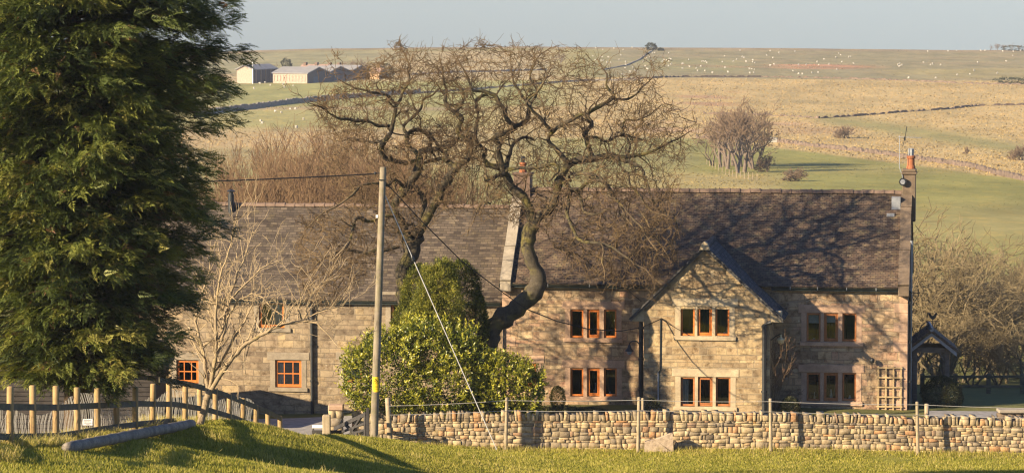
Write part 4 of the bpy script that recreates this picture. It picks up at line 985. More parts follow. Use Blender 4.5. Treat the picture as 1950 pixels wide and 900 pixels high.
for i in range(3):
    a, b = tri[i], tri[(i+1)%3]
    for k in range(6):
        p, q_ = [(a[0]+(b[0]-a[0])*t_, a[1]+(b[1]-a[1])*t_) for t_ in (k/6, (k+1)/6)]; mb.tube([on_plate(*p), on_plate(*q_)], .006, 4)
for a, b in (((.015,.15),(-.015,.105)),((-.015,.105),(.018,.10)),((.018,.10),(-.004,.05))): mb.tube([on_plate(*a), on_plate(*b)], .005, 4)
for k in range(3): mb.tube([on_plate(-.08+.01*k,-.05-.05*k), on_plate(0,-.05-.05*k), on_plate(.08-.01*k,-.05-.05*k)], .006, 4)
mb.build('warning_symbol', M['ink'], up)
mb = MB(); k0 = pole_pt(331)-pb; mb.tube([k0+Vector((-.30,0,.02)), k0+Vector((.16,0,.02))], .02, 6); mb.lathe(k0+Vector((-.26,0,-.03)), [(.03,0),(.05,.03),(.05,.08),(.02,.1)], 8); mb.box(k0.x-.12,k0.x+.12,k0.y-.13,k0.y+.13,k0.z-.22,k0.z-.18); mb.build('insulator', M['iron'], up)
mb = MB(); k1 = pole_pt(411)-pb; mb.box(k1.x-.19,k1.x-.11,k1.y-.08,k1.y-.03,k1.z-.05,k1.z+.05); mb.build('number_tag', M['white'], up)
gA, gB = pole_pt(372)+Vector((.10,0,0)), at(945, 853, 118.2)
st = empty('stay_wire', gB, 0, 'pale steel stay wire slanting from the utility pole down to the foot of the wall', 'stay wire')
mb = MB(); mb.tube([gA-gB, Vector((0,0,0)), Vector((0,0,-.2))], [.017]*3, 5); mb.build('wire', M['galv'], st)
ins = (gA-gB).lerp(Vector((0,0,0)), .245); mb = MB(); mb.tube([ins+Vector((-.05,0,.11)), ins+Vector((-.02,0,.05)), ins+Vector((.02,0,-.05)), ins+Vector((.05,0,-.11))], [.02,.06,.06,.02], 8); mb.build('strain_insulator', M['iron'], st)
def cable(name, pts, r, label):
    o = Vector(pts[0]); mb = MB(); mb.tube([Vector(p)-o for p in pts], [r]*len(pts), 5); tag(mb.build(name, M['cable'], None, loc=o), label, 'cable', 'overhead cables from the utility pole')
A = pole_pt(331)+Vector((-.28,0,0)); Bq = Vector((-34, 104, A.z+.3)); P = []
for k in range(25):
    t_ = k/24; p = A.lerp(Bq, t_); p.z -= .9*4*t_*(1-t_)*.35; P.append(p)
cable('overhead_cable', P, .022, 'thin dark cable running level from the pole top towards the big conifer')
pxs = [(737,347),(800,418),(880,498),(957,556),(1000,587),(1060,611),(1120,626),(1180,630),(1222,623)]
P = [at(a, b, 116 + (CABLE_END.y-116)*(a-737)/(1259-737)) for a, b in pxs] + [CABLE_END]; P[0] = pole_pt(347)+Vector((.1,0,0))
cable('overhead_cable', P, .020, 'dark service cable sagging from the utility pole to the porch front')
Q = [CABLE_END+Vector((.02,-.02,0))] + [hworld(*[(lambda h: (h[0], PD-.03, h[1]))(hp(a,b,PD-.03))][0]) for a, b in ((1280,620),(1310,637),(1336,650))]
cable('wall_cable', Q, .012, 'short dark cable slung across the porch wall below its upper windows')
Q = [hworld(*[(lambda h: (h[0], -.03, h[1]))(hp(a,b,-.03))][0]) for a, b in ((1182,536),(1200,556),(1222,574))]
cable('wall_cable', Q, .012, 'short dark cable dropping from the main gutter beside the porch roof')

# ------------------------------------------------------------------ old pole lying in the grass
a, b = at(127, 859, 79.5), at(365, 812, 98.5); P = []
for k in range(49):
    t_ = k/48; p = a.lerp(b, t_); p.z += .09; P.append(p)
print('log', a, b)
mb = MB(); mb.tube([p-a for p in P], [.12]+[.142+(-.012 if k % 4 == 0 else random.uniform(-.005,.006)) for k in range(47)]+[.13], 14); tag(mb.build('fallen_pole', M['log'], None, smooth=True, loc=a), 'long grey timber pole lying in the grass beside the paddock fence', 'log')

# ------------------------------------------------------------------ gateway: pier, low wall, gate, posts
o = at(640, 806, 121.2); s_ = 121.2/F
pr = empty('gate_pier', (o.x, o.y, gz(o.x,o.y)), 0, 'square stone gate pier with a flat pinkish cap left of the gate', 'gate pier')
bs = []; rr = random.Random(4); z = 0
while z < 1.15:
    h = rr.uniform(.22,.32)
    for xx, w_ in ((-.12,.13),(.13,.12)) if rr.random() < .6 else ((0,.25),): bs.append((xx, 0, z+h/2, w_, .25, h/2, 0))
    z += h
V, Fx = rocks(bs, 5, .05); link_mesh('shaft', np_mesh('shaft', V, Fx, np.full(len(Fx)//4,4)), M['drystone'], pr)
mb = MB(); mb.bbox(-.27,.27,-.3,.3,z-.02,z+.17,.03); mb.build('cap', M['dressed_red'], pr)
x1_ = at(700, 800, 121.2).x; lw = empty('garden_wall', (0,0,0), 0, 'low mossy stone wall between the gate pier and the laurel', 'stone wall')
drystone('garden_wall', o.x+.55, x1_+1.0, 121.3, lambda x: at(0, 776, 121.3).z, lw, 33, cope=False)
gp = at(700.5, 838, 117.6); gt = empty('field_gate', gp, 0, 'dark five bar timber field gate standing open beside the utility pole', 'gate')
tp = at(700.5, 776, 117.6)-gp; mb = MB(); mb.bbox(-.05,.05,-.05,.05,-.3,tp.z,.012); mb.build('hanging_post', M['gate'], gt)
L1 = at(637, 816, 120.0)-gp; R1 = at(697, 787, 117.7)-gp; mb = MB()
def bar(mb, p, q_, w_, t_): 
    p, q_ = Vector(p), Vector(q_); n = (q_-p).normalized(); s = n.cross(Vector((0,0,1))).normalized()*t_; u = Vector((0,0,1))*w_
    V = [c+s*i+u*j for c in (p, q_) for i, j in ((-1,-1),(1,-1),(1,1),(-1,1))]; mb.add(V, [(0,1,2,3),(7,6,5,4),(0,4,5,1),(1,5,6,2),(2,6,7,3),(3,7,4,0)])
for k, (dl, dr) in enumerate(((0,0),(.20,.32),(.36,.55),(.50,.76))):
    mb = MB(); bar(mb, L1-Vector((0,0,dl)), R1-Vector((0,0,dr)), .07 if k == 0 else .04, .03); mb.build('gate_bar', M['gate'], gt)
mb = MB(); bar(mb, L1.lerp(R1,.35)-Vector((0,0,.03)), L1.lerp(R1,.78)-Vector((0,0,.72)), .05, .035); bar(mb, L1.lerp(R1,.85)-Vector((0,0,.03)), L1.lerp(R1,.45)-Vector((0,0,.52)), .05, .035); mb.build('gate_brace', M['gate'], gt)
mb = MB(); mb.tube([R1+Vector((-.02,-.03,.03)), R1+Vector((-.02,-.03,-.9))], .06, 5); mb.tube([L1+Vector((.02,0,.03)), L1+Vector((.02,0,-.62))], .05, 5); mb.build('gate_stile', M['gate'], gt)
for px, yt, yb, D, w_, lab in ((622,789,832,118.6,.14,'thick pale squared gate post left of the open gate'),(690,790,838,118.9,.10,'mossy yellow post standing behind the open gate')):
    b, t = at(px, yb, D), at(px, yt, D); mb = MB(); mb.bbox(-w_, w_, -w_, w_, -.3, (t-b).z, .03); tag(mb.build('gate_post', M['post_old'], None, loc=b), lab, 'post', 'posts at the gateway')
b = at(610, 828, 118.9); lb = empty('low_barrier', b, 0, 'low timber barrier with a pale top board left of the gate posts', 'barrier')
mb = MB(); mb.bbox(-.28,.16,-.03,.03,.25,.36,.01); mb.build('top_board', M['white'], lb); mb = MB(); mb.bbox(-.30,.75,-.025,.025,.05,.18,.01); mb.build('lower_board', M['gate'], lb)
for x_ in (-.25, .1): mb = MB(); mb.bbox(x_-.03, x_+.03, .035, .09, -.2, .34, .01); mb.build('stake', M['gate'], lb)

# ------------------------------------------------------------------ dark boarded shed far left, behind the paddock
o = at(120, 800, 125.5); g0 = gz(o.x, o.y); x0, x1_ = at(-160,780,125.5).x-o.x, at(296,780,125.5).x-o.x
sh = empty('boarded_shed', (o.x,o.y,g0), 0, 'dark horizontally boarded shed behind the paddock fence under the conifer', 'shed')
mb = MB(); mb.box(x0,x1_,0,5,-.4,2.3); mb.build('wall', M['boards'], sh)
mb = MB()
for k in range(13): mb.bbox(x0-.01, x1_+.01, -.035, -.004, .08+k*.17, .08+k*.17+.135, .008)
mb.build('boarding', M['boards'], sh); mb = MB(); mb.prism([(-.3,2.25),(5.3,2.25),(5.3,2.32),(2.5,3.3),(-.3,2.32)][::1], 'x', x0-.2, x1_+.2); mb.build('roof', M['roof_wing'], sh)

# ------------------------------------------------------------------ right of the house: gate shelter, vane, fence, stonework
D0 = 131.5; o = at(1772, 782, D0); g0 = gz(o.x, o.y); s_ = D0/F
ls = empty('gate_shelter', (o.x, o.y, g0), R(-4), 'small open oak gate shelter with a steep tiled roof beside the house end', 'shelter')
zc_ = lambda py: at(1772, py, D0).z - g0
za, ze_ = zc_(632), zc_(668); hw = 48*s_; pw = .62
for sx in (-1, 1):
    for yy in (0, 1.5):
        mb = MB(); mb.bbox(sx*pw-.09, sx*pw+.09, yy, yy+.18, -.3, zc_(660), .015); mb.build('post', M['oakframe'], ls)
    mb = MB(); mb.tube([(sx*(pw-.08),.09,zc_(688)),(sx*.22,.09,zc_(664))], [.05,.05], 5); mb.build('brace', M['oakframe'], ls)
    pts = [(0,za-.13),(0,za+.0),(sx*hw,ze_-.02),(sx*hw,ze_-.17)]
    mb = MB(); mb.prism(pts if sx < 0 else pts[::-1], 'y', -.30, -.24); mb.build('bargeboard', M['lead'], ls)
    pts = [(0,za),(0,za+.14),(sx*(hw+.05),ze_+.08),(sx*(hw+.05),ze_-.03)]
    mb = MB(); mb.prism(pts if sx < 0 else pts[::-1], 'y', -.34, 2.0); mb.build('roof_slope', M['roof'], ls)
for yy in (0, 1.5): mb = MB(); mb.bbox(-hw*.92, hw*.92, yy+.02, yy+.16, zc_(671), zc_(661), .012); mb.build('tie_beam', M['oakframe'], ls)
mb = MB(); mb.tube([(0,-.36,za+.14),(0,2.0,za+.14)], .09, 8); mb.build('ridge', M['lead'], ls)
v = empty('weathervane', at(1776, 627, D0+.3), 0, 'black cockerel weathervane on the ridge of the gate shelter', 'weathervane')
q_ = lambda a, b: ((a-1776)*s_, (627-b)*s_)
mb = MB(); mb.tube([(0,0,-.1),(0,0,q_(0,606)[1])], .018, 6); mb.tube([(-.28,0,q_(0,611)[1]),(.28,0,q_(0,611)[1])], .012, 5); mb.tube([(0,-.2,q_(0,614)[1]),(0,.2,q_(0,614)[1])], .012, 5); mb.build('stem', M['iron'], v)
ck = [(1768,599),(1770,603),(1774,607),(1779,607),(1782,603),(1783,598),(1784,600),(1785,597),(1783,594),(1780,596),(1778,600),(1775,601),(1773,599),(1771,595),(1767,595)]
mb = MB(); mb.prism([q_(*p) for p in ck], 'y', -.02, .02); mb.build('cockerel', M['iron'], v)
o = at(1748, 641, 130.6); t = empty('wall_lamp', o, 0, 'black bell lamp on a hooped bracket at the far end of the house', 'wall lamp', 'lamps on the farmhouse walls')
k_ = lambda a, b: ((a-1748)*130.6/F, 0, (641-b)*130.6/F)
mb = MB(); mb.tube([k_(1745,645),k_(1749,634),k_(1753,622),k_(1759,615),k_(1766,612),k_(1769,616)], .022, 6); mb.build('bracket', M['iron'], t)
mb = MB(); mb.lathe(k_(1769,626), [(.13,0),(.12,.04),(.07,.12),(.03,.20)], 12); mb.build('lamp_shade', M['iron'], t)
D1 = 137.0; fo = at(1882, 768, D1); fe = empty('garden_fence', fo, 0, 'dark post and rail garden fence on the right beyond the lawn', 'garden fence')
for px in (1756,1819,1882,1946,2010,2074): b = at(px, 772, D1)-fo; mb = MB(); mb.bbox(b.x-.085,b.x+.085,-.07,.07,-.4,at(px,711,D1).z-fo.z,.02); mb.build('post', M['rail'], fe)
for py in (716,735,753,768): mb = MB(); a, b = at(1756,py,D1)-fo, at(2074,py,D1)-fo; mb.bbox(a.x,b.x,-.11,-.075,a.z-.05,a.z+.05,.01); mb.build('rail', M['rail'], fe)
o = at(1932, 797, 122.3); st_ = empty('stone_stack', (o.x,o.y,gz(o.x,o.y)), 0, 'rough stone stump with a flat slab on top at the right edge behind the wall', 'stone stump')
bs = []; rr = random.Random(8)
for r_ in range(5):
    x = -.6
    while x < .8: w_ = rr.uniform(.2,.42); bs.append((x+w_/2, rr.uniform(-.03,.03), .08+r_*.17, w_*.52, .3, .095, rr.uniform(-.06,.06))); x += w_
V, Fx = rocks(bs, 6); link_mesh('stones', np_mesh('stones', V, Fx, np.full(len(Fx)//4,4)), M['chimney'], st_)
mb = MB(); mb.bbox(-.62,.7,-.36,.36,.90,1.02,.03); mb.build('slab', M['coping'], st_)
# ------------------------------------------------------------------ trees and shrubs
def tubes_np(paths):
    """paths: list of (pts[N,3], rad[N]); returns V, flat faces, sizes, rad attribute"""
    groups = {}
    for p, r in paths:
        mr = float(np.max(r)); n = 3 if mr < .02 else 5 if mr < .06 else 9
        groups.setdefault((len(p), n), []).append((p, r))
    Vs, Fs, As, off = [], [], [], 0
    for (N, n), lst in groups.items():
        P = np.array([a for a, _ in lst], float); Rr = np.array([b for _, b in lst], float); K = len(lst)
        T = np.empty_like(P); T[:, 1:-1] = P[:, 2:] - P[:, :-2]; T[:, 0] = P[:, 1] - P[:, 0]; T[:, -1] = P[:, -1] - P[:, -2]
        T /= np.linalg.norm(T, axis=2, keepdims=True) + 1e-9
        mt = T.mean(1); ref = np.where((np.abs(mt[:, 2]) < .8)[:, None], np.array([0,0,1.]), np.array([1.,0.1,0]))
        E = np.cross(T, ref[:, None, :]); E /= np.linalg.norm(E, axis=2, keepdims=True) + 1e-9; G = np.cross(T, E)
        an = np.arange(n) * 2 * np.pi / n
        V = P[:, :, None, :] + (E[:, :, None, :] * np.cos(an)[None, None, :, None] + G[:, :, None, :] * np.sin(an)[None, None, :, None]) * Rr[:, :, None, None]
        i = np.arange(K * N * n).reshape(K, N, n); j = np.roll(i, -1, 2)
        f = np.stack([i[:, :-1], j[:, :-1], j[:, 1:], i[:, 1:]], -1).reshape(-1)
        Vs.append(V.reshape(-1, 3)); Fs.append(f + off); As.append(np.repeat(Rr.reshape(-1), n)); off += K * N * n
    F_ = np.concatenate(Fs); return np.concatenate(Vs), F_, np.full(len(F_) // 4, 4), np.concatenate(As)
def tree_mesh(name, paths):
    V, Fx, S, A = tubes_np(paths); return np_mesh(name, V, Fx, S, True, {'rad': A})
def wander(rng, p, d, L, n, wig, up=0.0):
    P = [np.array(p, float)]; d = np.array(d, float); d /= np.linalg.norm(d) + 1e-9
    for _ in range(n):
        d = d + rng.normal(0, wig, 3); d[2] += up; d /= np.linalg.norm(d); P.append(P[-1] + d * L / n)
    return np.array(P), d
def grow(rng, p, d, L, r, depth, paths, spec):
    """recursive branching; spec: wig, up, kids, ang, shrink, rmin"""
    n = 5 if depth > 0 else 4
    P, dl = wander(rng, p, d, L, n, spec['wig'], spec['up']); rr = np.linspace(r, max(r * .5, spec['rmin']), n + 1)
    if depth == 0: rr[-1] = spec['rmin'] * .6
    paths.append((P, rr))
    if depth == 0: return
    k = rng.poisson(spec['kids']) + 1
    for j in range(k):
        t = rng.uniform(.25, 1) if j else 1.0; i = min(int(t * n), n - 1); base = P[i] + (P[i+1] - P[i]) * (t * n - i); dd = P[i+1] - P[i]; dd /= np.linalg.norm(dd)
        a = rng.normal(0, 1, 3); a -= dd * a.dot(dd); a /= np.linalg.norm(a) + 1e-9; th = rng.uniform(*spec['ang']) * (.6 if j == 0 else 1)
        grow(rng, base, dd * math.cos(th) + a * math.sin(th), L * spec['shrink'] * rng.uniform(.7, 1.2), max(np.interp(t*n, range(n+1), rr) * (.85 if j == 0 else .6), spec['rmin']), depth - 1, paths, spec)

# ---- the two old oaks: main limbs measured from the photo (px, py, radius in px), finer wood grown between them
OD = 125.4; PXM = OD / F
def limb(pts, e0=0.0, e1=0.0, D0=OD):
    """limb polyline -> world points; e0,e1: how far the limb swings towards (-) or away (+) from the viewer"""
    n = len(pts); out = []
    for i, (a, b, r) in enumerate(pts):
        t = i / max(1, n - 1); p = at(a, b, D0 + e0 + (e1 - e0) * t); out.append((np.array(p), r * PXM * float(np.interp(r, [0, 3, 7, 13, 16, 20], [.70, .68, .68, .74, .86, .86]))))
    # resample to short, slightly crooked steps
    P = np.array([p for p, _ in out]); Rr = np.array([r for _, r in out]); 
    Q, q = [P[0]], [Rr[0]]
    for i in range(n - 1):
        p0, p1, p2, p3 = P[max(i-1, 0)], P[i], P[i+1], P[min(i+2, n-1)]; L = np.linalg.norm(p2 - p1); m = max(2, int(L / .16))
        for k in range(1, m + 1):
            t = k / m; c = .5 * (2*p1 + (p2-p0)*t + (2*p0-5*p1+4*p2-p3)*t*t + (3*p1-p0-3*p2+p3)*t**3); Q.append(c); q.append(Rr[i] + (Rr[i+1] - Rr[i]) * t)
    Q = np.array(Q); q = np.array(q); kk = RNG.normal(0, 1, Q.shape); kk = (kk + np.roll(kk, 1, 0)) * .5; Q[1:-1] += kk[1:-1] * np.minimum(.034, .25 * q[1:-1] + .012)[:, None]; return Q, q * (1 + np.clip(RNG.normal(0, .10, len(q)), -.15, .30))
RIGHT = [
 ([(914,700,27),(925,655,25),(948,614,22),(985,586,21),(1016,556,21),(1026,530,18),(1014,505,16),(1004,474,15),(1007,445,15.5),(1018,424,16)], 0, 0),
 ([(1018,424,14),(1004,391,11.5),(975,355,11),(962,332,10),(950,318,8.5),(929,312,8),(922,299,7.5),(924,287,6.5),(907,273,6),(905,252,5.5),(907,238,5.5),(911,213,5),(905,191,4.5),(915,183,4.5),(929,180,4)], 0, .6),
 ([(960,330,8.5),(955,309,8.5),(949,289,8),(952,275,7.5),(941,264,7.5),(955,254,7.5),(973,249,7.5),(982,240,7),(964,229,7),(960,211,6),(951,195,6),(942,182,5.5),(922,175,4.5),(902,173,4),(891,149,2.8),(880,128,1.8),(868,105,1)], 0, -1.2),
 ([(964,326,7),(969,307,6.5),(971,289,6),(978,272,4.5),(1002,262,4),(1018,268,3)], 0, 1.4),
 ([(962,329,6),(967,320,5.5),(993,319,5),(1022,319,5),(1055,313,5),(1064,322,4),(1056,334,3),(1046,345,2)], 0, -1.5),
 ([(1018,424,14),(1028,412,13),(1044,399,12),(1060,374,11.5),(1064,347,11),(1074,325,10.5),(1086,309,10),(1100,303,9.5),(1122,301,9),(1142,298,8.5),(1165,297,8.5),(1176,302,7.5),(1188,300,6),(1205,296,5.5),(1240,291,4.5),(1264,276,3.5),(1290,264,2.2),(1318,248,1)], 0, .3),
 ([(1172,300,6),(1190,307,5.5),(1219,319,5),(1228,336,4.5),(1235,357,3.5),(1246,385,2.4),(1262,410,1.2)], .3, -1.2),
 ([(1128,300,6.5),(1125,286,6.5),(1117,266,6.5),(1112,255,6.5),(1127,238,6.5),(1122,227,6),(1116,218,6),(1133,208,5.5),(1150,198,5.5),(1168,187,5),(1163,174,4),(1156,160,3.2),(1155,142,2),(1143,125,1.2),(1137,112,.8)], .2, 1.0),
 ([(1168,187,4.5),(1180,190,4),(1196,188,3.2),(1212,178,2.5),(1230,160,1.8),(1246,142,1)], .9, 1.7),
 ([(1116,218,5),(1100,220,5),(1088,229,5),(1075,236,5),(1062,243,5.5),(1053,251,6),(1044,266,6),(1060,287,6),(1075,301,6.5),(1084,308,7)], -.6, 0),
 ([(1053,251,5),(1046,246,5),(1030,226,5),(1018,215,4.5),(1004,200,4.5),(1008,189,4),(1024,176,3),(1034,160,2.2),(1050,128,1)], -.4, -1.6),
 ([(982,240,6),(1004,227,6.5),(1010,208,5.5),(1002,193,5),(992,178,4),(981,160,3.2),(975,135,2),(971,92,1)], -.3, .8),
 ([(1008,200,4),(1024,176,3),(1010,150,3),(1013,132,2.2),(1021,112,2),(1032,104,1.5),(1050,90,.8)], .2, .4),
 ([(1069,345,6.5),(1080,352,6.5),(1090,361,6.5),(1102,361,6),(1113,351,5.5),(1133,341,5.5),(1152,347,5),(1162,358,4),(1174,380,3),(1188,405,2.5),(1205,430,1.6)], 0, -1.8),
 ([(1087,345,5),(1084,333,4.5),(1098,331,5),(1114,330,4.5),(1133,335,4),(1148,345,3)], -.4, -1.4),
 ([(1086,362,7),(1083,385,6),(1079,407,5),(1088,428,4.5),(1097,450,4.5),(1108,461,4.2),(1126,461,4),(1145,463,4),(1172,476,3.8),(1196,492,3),(1214,505,2.2),(1230,512,1.8),(1242,528,1.4),(1260,542,.8)], -.3, -3.2),
 ([(1145,463,3),(1148,480,2.6),(1147,500,2),(1152,515,1.6),(1150,540,.8)], -2, -2.6),
 ([(1100,365,5),(1108,383,4.5),(1112,402,3.6),(1128,408,3.4),(1146,404,3),(1160,398,2.4)], -.2, -1.4),
 ([(1165,300,3.4),(1185,322,2.8),(1197,336,3),(1201,354,3),(1218,372,2.8),(1230,393,2.6),(1252,407,2.4),(1270,412,1.6),(1286,421,.9)], -.2, -2.4),
 ([(1152,348,3),(1164,370,2.6),(1184,392,3),(1205,416,3),(1226,440,2.6),(1238,458,2.2),(1252,478,1.2)], -1.2, -3),
 ([(1219,400,2.2),(1232,420,2.4),(1242,445,2),(1262,470,1.6),(1280,500,1)], -1.6, -2.6),
 ([(962,332,6),(948,336,5),(938,342,5.5),(925,345,4.5)], 0, -1.4),
 ([(930,350,3.5),(926,362,3.5),(930,380,3.2),(934,388,3),(920,384,2.6),(910,398,2.6),(904,412,2),(898,430,1)], -1.3, -1.8),
 ([(1117,262,4.5),(1136,262,4),(1156,270,4),(1180,258,3.2),(1205,262,2.8),(1232,268,2)], .3, 1.6),
 ([(1196,300,4),(1198,275,4),(1186,248,3.6),(1190,230,3),(1215,228,2.5),(1240,216,1.8),(1262,198,1)], .2, 1.3),
]
LEFT = [
 ([(772,620,19),(771,560,18),(769,535,17),(766,516,17),(778,494,17),(787,474,17.5),(791,448,17.5)], 0, 0),
 ([(791,448,14),(808,418,13.5),(830,384,12.5),(846,356,11.5),(866,322,10.5),(880,312,9),(890,302,8),(898,280,7.5),(893,264,7.5),(882,259,6.5),(871,251,6.5),(874,238,6),(881,228,6.5),(868,214,6),(853,202,5.5),(847,190,5),(850,174,4.5),(844,160,3.6),(842,133,2.4),(836,112,1.2)], 0, -.4),
 ([(786,470,14),(770,440,13.5),(755,412,13),(750,392,12.5),(762,373,12.5),(780,352,12.5),(795,327,12),(801,308,10),(797,294,9),(810,286,8),(827,283,7.5),(838,284,6.5),(850,277,6.5),(862,274,6),(872,262,4)], 0, .5),
 ([(806,418,9),(808,395,8),(803,372,7.5),(791,354,7)], .2, .2),
 ([(868,318,8),(852,308,7.5),(846,303,6),(830,303,5.5),(814,308,4.5),(800,312,4)], 0, .9),
 ([(852,307,6),(849,295,5.5),(842,287,5.5),(838,278,4.5),(826,268,4),(818,252,3.4)], 0, 1.2),
 ([(797,308,7),(784,309,7),(770,310,6.5),(757,309,6),(746,304,5.5),(744,297,5.5)], .4, -.6),
 ([(755,309,6),(738,304,7),(727,294,8),(728,279,8),(733,267,7.5),(744,253,6),(749,228,5.5),(753,205,5),(744,189,4.5),(733,182,4.2),(713,178,3.6),(698,173,3.4),(676,169,2.4),(658,160,1.6),(640,148,.8)], .3, -1.6),
 ([(753,205,4.5),(764,189,4.2),(767,171,3.8),(778,158,3.4),(778,137,3),(781,126,2.8),(771,104,2),(764,86,1.4),(761,70,.7)], -.7, .6),
 ([(747,240,4.5),(722,240,4),(700,232,4.2),(676,229,4),(650,225,3.4),(629,217,3),(613,204,2.6),(598,199,1.6),(586,196,.8)], -.2, -2.2),
 ([(735,262,4),(716,272,3.6),(694,268,3.2),(668,262,2.8),(648,270,2),(622,262,1)], .3, 1.8),
 ([(801,300,7),(790,288,6.5),(776,278,6),(775,254,6),(790,248,6),(806,252,5.5),(822,266,5)], .4, 1.6),
 ([(776,256,5),(770,240,4.5),(786,222,4.2),(801,206,4),(806,190,3.4),(824,180,2.6),(836,168,1.6)], .8, 1.4),
 ([(779,360,6),(764,352,4.5),(752,342,4),(740,352,4),(720,350,3.6),(692,352,3.6),(676,366,3.4),(664,376,3)], .2, -1.8),
 ([(756,404,6),(738,411,5),(722,414,4.6),(702,421,5),(688,414,5.5),(678,416,5),(672,432,4.2),(670,452,3.6),(660,470,2.8),(645,490,1.8)], 0, -2.2),
 ([(760,470,5),(738,474,5),(718,476,5),(698,482,4.4),(672,478,4),(652,476,3.6),(632,484,3),(612,494,2.2),(596,512,1.2)], .4, -1.2),
 ([(664,376,2.8),(645,392,2.6),(622,400,2.4),(600,418,2),(580,440,1.4)], -1.8, -2.4),
 ([(790,440,5),(786,425,4.5),(770,432,3.5),(766,452,3),(770,480,2)], 0, -1.2),
 ([(752,346,3.6),(748,365,3),(735,385,2.6),(715,392,2.2),(690,400,1.6)], .2, 1.2),
 ([(868,214,4),(880,200,3.6),(884,186,3),(876,168,2.4),(862,152,1.6),(850,120,.8)], -.2, 1.2),
]
OUT_L = [(588,196),(640,150),(690,122),(740,96),(762,72),(800,110),(850,122),(895,150),(905,300),(890,400),(830,440),(760,445),(720,500),(690,545),(640,580),(600,585),(570,560),(556,500),(560,455),(600,415),(640,360),(615,310),(640,262),(600,225)]
OUT_R = [(835,150),(862,88),(900,72),(970,70),(1012,92),(1050,88),(1085,110),(1138,112),(1200,148),(1250,140),(1262,195),(1330,244),(1312,290),(1290,330),(1275,400),(1305,440),(1295,500),(1260,548),(1170,548),(1100,520),(1055,480),(1045,445),(960,420),(890,400),(900,340),(925,300),(880,282),(850,225)]
def in_poly(px, py, poly):
    r = np.zeros(len(px), bool); n = len(poly)
    for i in range(n):
        (x1, y1), (x2, y2) = poly[i], poly[(i+1) % n]
        c = ((y1 > py) != (y2 > py)) & (px < (x2-x1)*(py-y1)/((y2-y1) or 1e-9)+x1); r ^= c
    return r
ZTOP = at(950, 84, OD).z
def oak(name, limbs, outline, n_attr, seed, label, depth=2.3):
    rng = np.random.default_rng(seed); paths, nodes, rads = [], [], []
    for pts, e0, e1 in limbs:
        Q, q = limb(pts, e0, e1); paths.append((Q, q))
        acc_ = 0
        for i in range(2, len(Q)):
            acc_ += np.linalg.norm(Q[i] - Q[i-1])
            if q[i] < 9.5 * PXM and Q[i][2] > 4.0 and acc_ > .34:
                acc_ = 0
                for _ in range(1 + (rng.random() < .35)):
                    t = Q[i] - Q[i-1]; t /= np.linalg.norm(t); d = rng.normal(0, 1, 3); d -= t * d.dot(t) * .7; d += t * .35; d[2] += .25
                    sub_ = []; grow(rng, Q[i], d, rng.uniform(.4, .95), min(max(q[i] * .5, .012), .034), 2, sub_, dict(wig=.24, up=.04, kids=1.5, ang=(.4, 1.1), shrink=.62, rmin=.009)); sub_ = [w_ for w_ in sub_ if w_[0][:, 2].max() < ZTOP]; paths += sub_
                    for P_, r_ in sub_:
                        for pp in P_[1:]: nodes.append(pp); rads.append(.010)
        for p, r in zip(Q[::1], q[::1]):
            if r < 9 * PXM and p[2] > 4.2: nodes.append(p); rads.append(r)
    ns = len(nodes); parent = [-1] * ns
    xs, ys = [p[0] for p in outline], [p[1] for p in outline]
    px = rng.uniform(min(xs), max(xs), n_attr*4); py = rng.uniform(min(ys), max(ys), n_attr*4); k = in_poly(px, py, outline); px, py = px[k][:n_attr], py[k][:n_attr]
    e = rng.normal(0, depth*.55, len(px)).clip(-depth, depth)
    cl = np.sin(px*.043+seed)*np.sin(py*.055+seed*2) + .7*np.sin(px*.021+py*.03) + rng.normal(0,.55,len(px)); k = (cl > -.35) | (py > 470); px, py, e = px[k], py[k], e[k]
    A = np.array([at(a, b, OD + c) for a, b, c in zip(px, py, e)]); alive = np.ones(len(A), bool)
    step, kill = .15, .20
    for it in range(46):
        kd = kdtree.KDTree(len(nodes))
        for i, p in enumerate(nodes): kd.insert(p, i)
        kd.balance(); acc = {}
        for i in np.nonzero(alive)[0]:
            _, j, d = kd.find(A[i])
            if d < kill: alive[i] = False; continue
            if d > 1.7: continue
            v = (A[i] - nodes[j]) / d; acc[j] = acc.get(j, 0) + v
        if not acc: break
        for j, v in acc.items():
            nv = np.linalg.norm(v)
            if nv < 1e-3: continue
            d = v / nv + rng.normal(0, .20, 3); d /= np.linalg.norm(d); nodes.append(nodes[j] + d * step); parent.append(j); rads.append(0)
    n = len(nodes); kids = [[] for _ in range(n)]
    for i in range(ns, n): kids[parent[i]].append(i)
    rad = np.array(rads); 
    for i in range(n-1, ns-1, -1):
        rad[i] = .0085 if not kids[i] else min(.06, sum(rad[k]**2.35 for k in kids[i])**(1/2.35))
    starts = [(j, c) for j in range(ns) for c in kids[j]]
    while starts:
        j, c = starts.pop(); P = [nodes[j], nodes[c]]; rr_ = [min(rad[c]*1.15, rads[j] if j < ns else 9), rad[c]]; cur = c
        while kids[cur]:
            o = sorted(kids[cur], key=lambda k: -rad[k]); starts += [(cur, k) for k in o[1:]]; cur = o[0]; P.append(nodes[cur]); rr_.append(rad[cur])
        rr_[-1] *= .6; paths.append((np.array(P), np.array(rr_)))
    # short twigs and spur shoots at the ends
    tw = 0
    for i in range(ns, n):
        if rad[i] < .017:
            for _ in range(1 + (rng.random() < .55)):
                d = nodes[i] - nodes[parent[i]]; d = d/np.linalg.norm(d) + rng.normal(0, .75, 3); d[2] += .12
                P, _x = wander(rng, nodes[i], d, rng.uniform(.10, .30) if rng.random() < .8 else rng.uniform(.35,.75), 3, .18); paths.append((P, np.array([.0082,.0076,.0066,.0045]))); tw += 1
